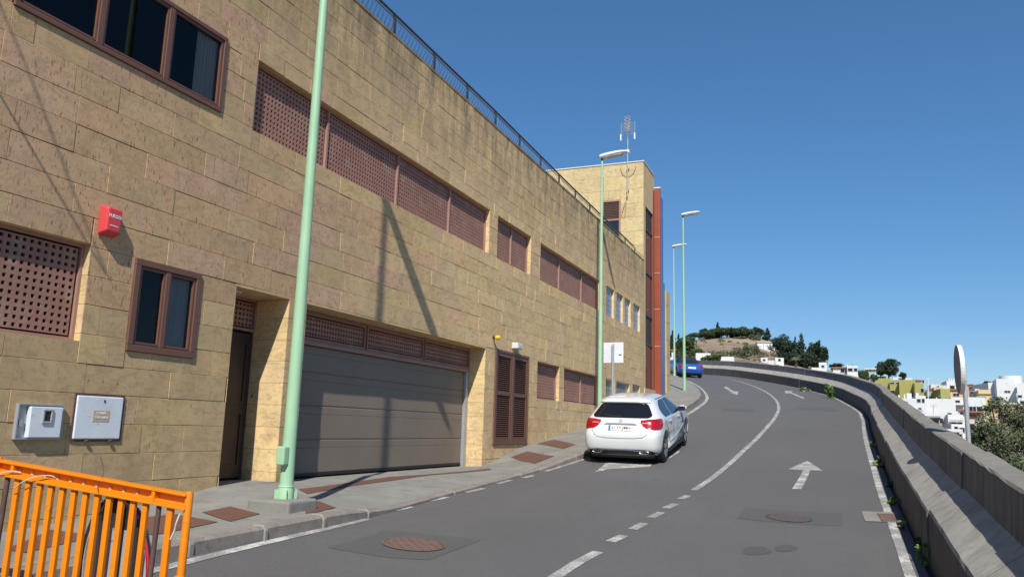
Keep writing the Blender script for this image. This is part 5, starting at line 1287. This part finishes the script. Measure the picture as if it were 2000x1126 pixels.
# palm in front of the dark trees
b_ = at(1554, 716, 165); tz = at(1554, 698, 165)
t = thing('palm_tree', 'small palm with drooping yellow-green fronds in front of the dark trees', 'palm', tuple(b_))
m_ = MB().tube([b_-np.array([0, 0, 1]), tz], .28, 8); m_.build('trunk', M['bark'], t)
for k in range(26):
    a = k*2.4; el = random.uniform(-.2, 1.1); Lf = 1.25; m_ = MB(); rows = []
    for q in np.linspace(0, 1, 6):
        r_ = Lf*q*math.cos(el); z_ = Lf*q*math.sin(el)-1.0*q*q; wq = .16*math.sin(math.pi*min(1, q*.9+.1)); c_ = tz+np.array([math.cos(a)*r_, math.sin(a)*r_, z_]); sd = np.array([-math.sin(a), math.cos(a), 0])*wq
        rows.append([c_-sd-np.array([0, 0, wq*.5]), c_, c_+sd-np.array([0, 0, wq*.5])])
    m_.grid(rows); o = m_.build('frond', LM["dry"], t)
# near tree behind the parapet at the right: leafy, silvery
D_ = 15.5
t = thing('leafy_tree', 'large grey-green leafy tree crown rising behind the right end of the parapet', 'tree', tuple(at(1955, 1000, D_)))
cl_ = []; R_ = random.Random(5)
for (x, y, rp, dd) in [(1955, 800, 20, 0), (1975, 815, 24, .4), (1935, 825, 24, -.2), (1990, 840, 26, .2), (1960, 845, 30, -.5), (1918, 850, 22, 0), (1945, 875, 28, .2), (1908, 878, 18, -.2), (1985, 875, 28, .5), (1930, 900, 28, -.3), (2010, 815, 24, .3), (2030, 850, 34, 0), (1968, 905, 24, .4),
                       (1940, 785, 9, 0), (1950, 778, 7, .1), (1926, 800, 10, .1), (1995, 798, 15, .3), (1903, 860, 10, 0), (1955, 935, 34, 0), (2010, 895, 20, .8), (1912, 905, 18, .0), (2050, 900, 30, .5), (1975, 890, 26, -.6), (1992, 905, 26, -.5), (1950, 910, 26, -.4), (2005, 925, 26, -.4)]:
    p = at(x, y, D_+dd); r_ = rp/F*D_; 
    for _ in range(3): cl_.append((p[0]+R_.uniform(-.4, .4)*r_, p[1]+R_.uniform(-.8, .8)*r_, p[2]+R_.uniform(-.4, .4)*r_, r_*.72, r_*.8, r_*.66))
V, sh = leaves(cl_, 26000, .027, up_bias=.5, aspect=.34, surf=.35); leaf_mesh('crown', V, sh, LM['olive'], t, t['_o'])
m_ = MB(); c0 = at(1962, 900, D_); m_.tube([c0+np.array([.3, .2, -6]), c0+np.array([.1, .1, -1.5]), c0+np.array([0, 0, .1])], [.16, .12, .06], 8)
for c_ in cl_[::4]: m_.tube([c0+np.array([.05, .05, -.8+R_.random()*.7]), ((c0[0]+c_[0])/2, (c0[1]+c_[1])/2, (c0[2]+c_[2])/2-.1), c_[:3]], [.04, .022, .008], 5)
m_.build('trunk', M['bark'], t)

# weeds at the parapet foot
def weed(px, hpx, wpx, mat, label, n=260, dist=None):
    b = hitpx(*px); d = math.hypot(b[0], b[1]); hh = hpx/F*d; ww = wpx/F*d
    t = thing('weed', label, 'weed', tuple(b)); cl_ = []
    R_ = random.Random(int(px[0])); m_ = MB()
    for i in range(9):
        q = R_.random(); x_ = b[0]+R_.uniform(-.5, .5)*ww*.8; y_ = b[1]+R_.uniform(-.4, .4)*ww; z_ = b[2]+hh*q
        cl_.append((x_, y_, z_, ww*.2, ww*.22, hh*.14)); m_.tube([(b[0]+R_.uniform(-.1, .1)*ww, b[1], b[2]-.02), (x_, y_, z_)], [.004, .002], 4)
    m_.build('stems', M['bark'] if mat != 'fresh' else LM['fresh'], t)
    V, sh = leaves(cl_, n, max(.012, .0016*d), aspect=.6, surf=.1); leaf_mesh('leaves', V, sh, LM[mat], t, tuple(b))
weed((1806, 1100), 40, 24, 'fresh', 'fresh green leafy weed at the parapet foot near the bottom of the view', 300)
weed((1798, 1072), 22, 16, 'green', 'small grey-green weed just beyond the fresh leafy one', 160)
weed((1746, 984), 12, 20, 'fresh', 'flat green weed on the white line just before the drain grate', 150)
weed((1722, 910), 18, 26, 'dry', 'pale yellowish tuft on the white edge line beyond the drain grate', 260)
weed((1620, 778), 26, 16, 'fresh', 'tall leafy weed climbing the far curve of the parapet', 300)
weed((1570, 764), 8, 22, 'dry', 'low dry grass tuft at the far parapet foot', 160)

weed((1764, 1032), 14, 14, 'dry', 'dry tuft in the gutter just before the drain grate', 140)
weed((1738, 950), 9, 12, 'green', 'tiny green tuft in the gutter between the yellowish tuft and the drain', 90)
weed((1706, 872), 8, 12, 'dry', 'small dry tuft where the parapet foot straightens', 90)
# ------------------------------------------------------------------ houses of the town
HC = {}
def hmat(name, col): 
    if name not in HC: HC[name] = plain(name, col, .85, var=.06, scale=.4, fine=8, bmp=.05, dirt=tuple(q*.75 for q in col), dirt_amt=.25)
    return HC[name]
COL = {'white': (.64, .65, .645), 'olive': (.34, .325, .10), 'peach': (.66, .46, .27), 'yellow': (.62, .48, .24), 'grey': (.36, .37, .38), 'orange': (.45, .14, .06), 'brown': (.16, .09, .07), 'pale': (.60, .60, .55), 'mint': (.62, .68, .66)}
roofm = hmat('clay_roof', (.36, .12, .055)); darkp = M['sideglass']; trim = hmat('trim_grey', (.42, .43, .44))
def house(label, x0, x1, yt, yb, dist, col='white', yaw=0., wins=(), roof=None, parapet=True, depth=7, extra=(), below=5, name='house', cat='house'):
    p0 = at(x0, yb, dist); p1 = at(x1, yb, dist); zt = at((x0+x1)/2, yt, dist)[2]; zb = (p0[2]+p1[2])/2
    c_ = (p0+p1)/2; d = np.array([c_[0], c_[1], 0]); d /= np.linalg.norm(d); ca, sa = math.cos(yaw), math.sin(yaw)
    f = np.array([d[0]*ca-d[1]*sa, d[0]*sa+d[1]*ca, 0]); s_ = np.array([f[1], -f[0], 0]); wd = np.linalg.norm((p1-p0)[:2])/max(.5, abs(s_@np.array([d[1], -d[0], 0])))
    if yaw: wd -= depth*abs(math.sin(yaw))*.8; wd = max(wd, 1.5)
    org = np.array([c_[0], c_[1], zb]); t = thing(name, label, cat, tuple(org))
    def P(u, v, z): return org+s_*u+f*v+np.array([0, 0, z])
    def bx(m_, u0, u1, v0, v1, z0, z1): return m_.obox(P((u0+u1)/2, (v0+v1)/2, (z0+z1)/2), s_*(u1-u0)/2, f*(v1-v0)/2, (0, 0, (z1-z0)/2))
    Hh = zt-zb; mt = hmat('wall_'+col, COL[col]); m_ = MB(); bx(m_, -wd/2, wd/2, 0, depth, -below, Hh)
    body = m_.build('wall', mt, t)
    if parapet and not roof:
        m_ = MB(); e_ = .22; ph = min(.45, Hh*.12)
        bx(m_, -wd/2, wd/2, 0, e_, Hh, Hh+ph); bx(m_, -wd/2, wd/2, depth-e_, depth, Hh, Hh+ph); bx(m_, -wd/2, -wd/2+e_, e_, depth-e_, Hh, Hh+ph); bx(m_, wd/2-e_, wd/2, e_, depth-e_, Hh, Hh+ph); m_.build('parapet', mt, t)
    if roof == 'pitched':
        m_ = MB(); rh = wd*.16; A = [P(-wd/2-.3, -.3, Hh), P(wd/2+.3, -.3, Hh), P(wd/2+.3, depth+.3, Hh), P(-wd/2-.3, depth+.3, Hh)]; A2 = [q-np.array([0, 0, .15]) for q in A]; R0, R1 = P(-wd*.2, depth/2, Hh+rh), P(wd*.2, depth/2, Hh+rh)
        m_.add(A+[R0, R1]+A2, [(0, 1, 5, 4), (1, 2, 5), (2, 3, 4, 5), (3, 0, 4), (6, 9, 8, 7), (0, 6, 7, 1), (1, 7, 8, 2), (2, 8, 9, 3), (3, 9, 6, 0)]); m_.build('roof', roofm, t)
    elif roof == 'canopy':
        m_ = MB(); m_.obox(P(0, -.7, Hh+.05), s_*(wd/2+.2), f*.9+np.array([0, 0, .22]), (0, 0, .07)); m_.build('roof', roofm, t)
    for w_ in wins:
        u, z, ww, wh = w_[:4]; kind = w_[4] if len(w_) > 4 else 'w'; u0 = -wd/2+wd*u; zc = Hh*z
        fr_ = MB(); e_ = .07
        for (a0, a1, b0, b1) in ((u0-ww/2-e_, u0+ww/2+e_, zc+wh/2, zc+wh/2+e_), (u0-ww/2-e_, u0+ww/2+e_, zc-wh/2-e_, zc-wh/2), (u0-ww/2-e_, u0-ww/2, zc-wh/2, zc+wh/2), (u0+ww/2, u0+ww/2+e_, zc-wh/2, zc+wh/2)): bx(fr_, a0, a1, -.05, -.002, b0, b1)
        fo = fr_.build('window' if kind != 'door' else 'door', trim if kind == 'w' else M['brown_dark'], t); pm__ = MB(); bx(pm__, u0-ww/2, u0+ww/2, -.012, -.003, zc-wh/2, zc+wh/2); pm__.build('pane' if kind != 'door' else 'door_leaf', M['carglass'] if kind != 'door' else M['brown_dark'], fo)
        if kind == 'w' and ww > .8:
            m__ = MB(); bx(m__, u0-.03, u0+.03, -.04, -.013, zc-wh/2, zc+wh/2); m__.build('mullion', trim, fo)
    for (nm, u0, u1, v0, v1, z0, z1, cc) in extra:
        m_ = MB(); bx(m_, u0*wd-wd/2, u1*wd-wd/2, v0, v1, z0*Hh, z1*Hh); m_.build(nm, hmat('wall_'+cc, COL[cc]) if cc in COL else M[cc], t)
    return t
# olive-green row
house('olive-green house block at the left end of the green row, just over the parapet', 1700, 1741, 742, 775, 170, 'olive', .0, [(.85, -.1, .8, 1.1)], depth=8)
house('olive-green house with two small windows and a dark ground-floor opening', 1739, 1760, 745, 776, 166, 'olive', .0, [(.25, .9, .7, .3), (.75, .9, .5, .3), (.2, .30, .8, .9)])
house('wide olive-green house with one square dark window', 1758, 1790, 746, 785, 164, 'olive', .0, [(.84, .36, .75, 1.0)], extra=[('pilaster', 0, .09, -.25, 0, 0, 1, 'olive')])
house('olive-green corner house with a pale rounded front, right end of the green row', 1788, 1807, 752, 792, 161, 'olive', .1, [(.8, .75, .5, .7)], extra=[('stair_wall', .35, .5, -.8, 0, 0, .3, 'white')])
house('olive-green gable piece between the grey garage and the peach house', 1838, 1858, 762, 790, 158, 'olive', .2)
# whites behind the green row
house('low white flat-roofed house behind the green row beside the small round tree', 1745, 1782, 739, 752, 200, 'white', .0, [(.3, .5, .8, .7)])
house('white house with a red tiled roof behind the green row', 1780, 1803, 742, 756, 195, 'white', 0, [(.5, .45, 1, .6)], roof='pitched')
house('small white flat-roofed house with one dark window right of the green row', 1816, 1838, 752, 768, 190, 'white', .1, [(.25, .35, .9, .7)])
house('grey garage with a long dark opening below the small white house', 1808, 1842, 766, 784, 165, 'grey', .1, [(.42, .36, 2.4, .8)])
house('tall white stepped house with crenellated roof tanks behind the peach house', 1846, 1880, 746, 772, 185, 'white', .15, [(.42, .62, .8, .7)], extra=[('roof_tank', .22, .36, 1, 2, 1, 1.3, 'white'), ('roof_tank', .4, .54, 1, 2, 1, 1.3, 'white'), ('roof_tank', .58, .72, 1, 2, 1, 1.3, 'white')])
house('grey-white narrow house left of the crenellated white house', 1835, 1852, 754, 772, 180, 'pale', .1, [(.5, .5, .6, .6)])
house('peach house with an orange tiled eave left of the round sign', 1852, 1884, 760, 778, 160, 'peach', .1, [(.5, .42, .9, .5)], roof='pitched')
house('white house with a grey canopy under the peach house', 1855, 1890, 778, 800, 150, 'white', .1, [(.25, .75, 1.5, .35)], extra=[('balcony', .05, .9, -.9, 0, .42, .5, 'pale')])
# white terrace below
house('white terraced house with roof clutter in front of the green row', 1752, 1790, 780, 800, 140, 'white', 0, [(.5, .5, .4, .9)], extra=[('chimney', .1, .18, 1, 1.6, 1, 1.5, 'white'), ('chimney', .4, .47, 2, 2.6, 1, 1.6, 'white'), ('stair_head', .55, .8, 2, 4, 1, 1.7, 'white')])
house('white flat house with a narrow dark door slot left of centre', 1770, 1812, 790, 812, 130, 'white', 0, [(.66, .45, .35, .9), (.25, .5, .5, .5)], extra=[('ledge', 0, 1, -.5, 0, .05, .12, 'pale')])
house('big plain white building with a grey band in the middle of the town', 1808, 1868, 782, 815, 135, 'white', 0, [(.75, .12, .8, .8)], extra=[('roof_room', .42, .62, 1, 4, 1, 1.12, 'white')])
house('white house with two dark windows and a grey awning below the big white building', 1790, 1852, 808, 834, 115, 'white', 0, [(.12, .38, .5, .95), (.32, .35, .35, .95), (.62, .45, .7, .6), (.8, .5, .35, .6)], extra=[('awning', .35, .78, -.9, 0, .74, .86, 'grey')])
house('white house with a balcony line left of the sign post', 1848, 1888, 812, 838, 112, 'white', .1, [(.35, .45, .5, .6), (.75, .4, .45, .8)], extra=[('balcony_rail', .05, .95, -.8, -.7, .62, .72, 'grey'), ('balcony', .05, .95, -.8, 0, .55, .6, 'pale')])
house('low white house with a red roof edge and twin dark windows just over the parapet', 1822, 1882, 840, 866, 100, 'white', .0, [(.30, .45, .55, .55), (.42, .45, .55, .55), (.9, .5, .35, .7)], extra=[('roof_edge', 0, .5, -.6, .2, .97, 1.10, 'orange'), ('awning', .2, .9, -.9, 0, .86, .93, 'grey')])
# right of the post
house('orange-roofed peach house top right behind the sign post', 1890, 1902, 751, 764, 200, 'peach', 0, [(.5, .5, .6, .6)], extra=[('roof_edge', -.05, 1.1, -.3, .3, 1, 1.1, 'orange')])
house('brown shuttered narrow house right of the sign post', 1893, 1905, 760, 776, 170, 'brown', .0, [(.5, .5, .6, .7)])
house('small white house beside the brown shuttered one', 1903, 1914, 761, 780, 172, 'white', 0)
house('white-mint house with a long blank wall right of the sign post', 1892, 1926, 778, 802, 150, 'mint', .0, [(.25, .12, 1.0, .9), (.62, .12, .8, .9)])
house('yellow-ochre house with a brown cornice in front of the large white villa', 1910, 1942, 765, 802, 155, 'yellow', .1, [(.2, .7, 1.2, .3), (.75, .08, .5, .6)], extra=[('cornice', 0, 1, -.2, 0, .86, .90, 'brown')])
house('terracotta-roofed terrace house with an orange wall', 1892, 1922, 804, 816, 140, 'orange', .0, [(.3, .45, .9, .5), (.7, .45, .6, .4)], extra=[('canopy', 0, .9, -.8, 0, .9, 1.0, 'orange')])
house('pale lower house with dark openings below the terracotta terrace', 1890, 1925, 822, 850, 125, 'pale', .0, [(.3, .6, .6, .8), (.7, .6, .6, .8)])
house('large white villa with a rounded roof tower at the far right', 1921, 1962, 751, 790, 180, 'white', .3, [(.7, .5, .2, .2)], depth=10)
vl = house('tall middle block of the large white villa with small dark windows', 1946, 1992, 744, 806, 176, 'white', .1, [(.55, .67, .9, .35), (.5, .22, 1.0, .5), (.2, .2, .5, .8)], depth=9)
tw_ = at(1974, 746, 182); m_ = MB().tube([tw_-np.array([0, 0, 2]), tw_+np.array([0, 0, (745-735)/F*182])], 1.95, 28); o = m_.build('round_tower', hmat('wall_white', COL['white']), None, loc=tuple(tw_)); tag(o, 'round white roof tower on top of the large white villa', 'tower')
house('white right wing of the large villa running out of the picture', 1990, 2030, 752, 806, 172, 'white', .0, [(.35, .38, 1.4, .5), (.12, .60, .6, .4)], depth=9)
house('pinkish low building behind the leafy tree at the right edge', 1940, 2030, 800, 835, 120, 'peach', .0, [(.2, .6, .8, .6), (.5, .6, .8, .6)])
house('pale house behind the lower right part of the leafy tree', 1960, 2040, 845, 890, 85, 'pale', .0, [(.25, .6, .8, .6), (.6, .6, .7, .6)])
# more of the white town stepping down the slope
house('small white cube house with a tan side behind the green gable', 1826, 1840, 757, 768, 175, 'peach', .1, [(.5, .5, .6, .6)])
house('white stair-roofed house directly above the big plain white building', 1786, 1812, 774, 790, 148, 'white', .1, [(.3, .5, .5, .5), (.75, .5, .4, .6)], extra=[('stair_head', .1, .4, 1, 3, 1, 1.5, 'white')])
house('narrow pale house wedged left of the white terraced house', 1738, 1754, 778, 800, 145, 'pale', 0, [(.5, .5, .5, .7)])
house('white house with three small windows beneath the grey garage', 1812, 1840, 782, 800, 150, 'white', .15, [(.2, .5, .4, .5), (.5, .5, .4, .5), (.8, .5, .4, .5)], extra=[('chimney', .8, .9, 1, 1.5, 1, 1.4, 'white')])
house('low white house with a grey terrace wall left of the awning house', 1768, 1796, 800, 822, 122, 'white', -.1, [(.5, .45, .6, .7), (.85, .45, .3, .9)], extra=[('terrace_wall', 0, 1, -1.4, -1.2, -.1, .3, 'grey')])
house('white house with a single tall door slot beside the balcony house', 1862, 1886, 830, 848, 106, 'white', .1, [(.3, .42, .35, .9), (.7, .5, .5, .5)])
house('tiny ochre house at the foot of the large white villa', 1936, 1952, 790, 806, 165, 'yellow', 0, [(.5, .5, .5, .6)])
house('pale blue-white house above the long blank mint wall', 1904, 1922, 768, 784, 162, 'mint', .1, [(.4, .5, .6, .5)])
house('white low house with an orange roof edge beside the sign post', 1872, 1890, 800, 814, 140, 'white', .0, [(.4, .45, .5, .5)], extra=[('roof_edge', -.02, 1.02, -.4, .3, 1, 1.1, 'orange')])
house('distant white house peeking over the green row near the solitary tree', 1752, 1766, 736, 745, 230, 'white', 0, [(.5, .5, .6, .4)])
house('distant pale house between the columned house and the solitary tree', 1712, 1722, 733, 742, 220, 'pale', 0, [(.5, .5, .5, .4)])
house('white villa annex with a canopy under the right wing', 1962, 1990, 788, 806, 168, 'white', .0, [(.3, .4, .7, .8), (.7, .4, .7, .8)], extra=[('canopy', 0, 1, -1.2, 0, .9, 1.0, 'pale')])
# television aerials on roofs
for (x, y0, y1, dd, lb) in ((1796, 752, 741, 195, 'thin aerial on the red-roofed white house'), (1828, 752, 742, 190, 'thin aerial on the small flat-roofed white house'), (1868, 746, 736, 185, 'thin aerial on the crenellated white house'), (1823, 808, 790, 115, 'thin aerial rising from the awning house roof'), (1840, 782, 770, 135, 'thin aerial on the big plain white building'), (1665, 716, 708, 148, 'thin aerial on the two-storey white house')):
    a_, b_ = at(x, y0+2, dd), at(x, y1, dd); t = thing('roof_aerial', lb, 'aerial', tuple(a_)); MB().tube([a_, b_], .035, 5).build('mast', M['galv'], t); MB().box(b_[0]-.5, b_[0]+.5, b_[1]-.02, b_[1]+.02, b_[2]-.25, b_[2]-.21).box(b_[0]-.35, b_[0]+.35, b_[1]-.02, b_[1]+.02, b_[2]-.05, b_[2]-.01).build('arms', M['galv'], t)
# hill houses
house('white flat-roofed block of three bays on the dry hillside', 1477, 1516, 668, 684, 300, 'white', .12, [], parapet=False, depth=9, below=1.5, extra=[('bay_divider', .35, .37, -.15, 0, 0, 1, 'grey'), ('bay_divider', .55, .57, -.15, 0, 0, 1, 'grey'), ('bay_divider', .75, .77, -.15, 0, 0, 1, 'grey'), ('roof_slab', -.02, 1.02, -.4, 9, 1, 1.06, 'white')])
house('tiny white gabled house just over the far parapet', 1486, 1499, 699, 708, 140, 'white', 0, [(.5, .6, .35, .3)], below=1)
house('low white wall house right of the tiny gabled one', 1499, 1513, 703, 709, 138, 'pale', 0, [], parapet=False, below=1)
house('small white house half hidden by the left side of the dark trees', 1518, 1527, 699, 706, 150, 'white', .2, [(.5, .5, .4, .4)], below=1)
house('white stepped house below the right end of the dark tree group', 1600, 1615, 709, 724, 140, 'white', 0, [(.5, .6, .4, .3)], extra=[('lower_wing', -1, 0, 0, 5, -.2, .45, 'white')], below=2)
house('white house with an orange hipped roof', 1627, 1655, 717, 731, 150, 'white', 0, [(.7, .55, .7, .6), (.9, .55, .3, .6)], roof='pitched', below=3)
house('white two-storey house right of the orange hipped roof', 1655, 1676, 716, 735, 148, 'white', .0, [(.3, .7, .7, .5), (.8, .7, .5, .5)], below=3, extra=[('chimney', -.02, .06, 1, 1.5, 1, 1.35, 'white')])
gh = house('unfinished grey concrete house with an open columned upper floor', 1691, 1711, 732, 741, 160, 'pale', .0, [], below=3, parapet=False, extra=[('roof_slab', -.08, 1.08, -.4, 6, 2.2, 2.5, 'pale')]+[('column', u, u+.09, 0, .3, 1, 2.2, 'pale') for u in (0, .3, .6, .91)])
house('long low white wall building above the blue car', 1359, 1388, 689, 700, 110, 'white', 0, [], parapet=False, below=1, depth=4)
house('low white shed behind the parapet right of the green bushes', 1407, 1434, 696, 706, 105, 'white', 0, [], parapet=False, below=1, depth=4)
house('white house with a red roof at the very edge of the stone building', 1300, 1317, 682, 704, 120, 'white', 0, [(.55, .6, .35, .9)], roof='pitched', below=1)
# slim lattice mast in the town
b_ = at(1813, 790, 150); t_ = at(1813, 738, 150); t = thing('street_mast', 'slim pale mast rising beside the olive-green corner house', 'mast', tuple(b_)); MB().tube([b_, t_], [.09, .05], 8).build('mast_pole', M['white_metal'], t); MB().box(t_[0]-.25, t_[0]+.25, t_[1]-.05, t_[1]+.05, t_[2]-.06, t_[2]).build('cross_arm', M['white_metal'], t)
# scrub on the dry slope
cl_ = []; R_ = random.Random(11)
for i in range(260):
    x = R_.uniform(1330, 1530); d_ = R_.uniform(120, 420); a = azim(x); z = terr(a, d_); s_ = R_.uniform(.4, 1.3)*(d_/250)
    if d_ > 270 and R_.random() < .75: continue
    cl_.append((d_*math.sin(a), d_*math.cos(a), z+s_*.3, s_, s_, s_*.6))
V, sh = leaves(cl_, 9000, .22, surf=.4); o = leaf_mesh('dry_scrub', V, sh, LM['shrub']); tag(o, 'low scrub dotted over the dry hillside', 'scrub', kind='stuff')

for o in bpy.data.objects:
    if '_o' in o: del o['_o']
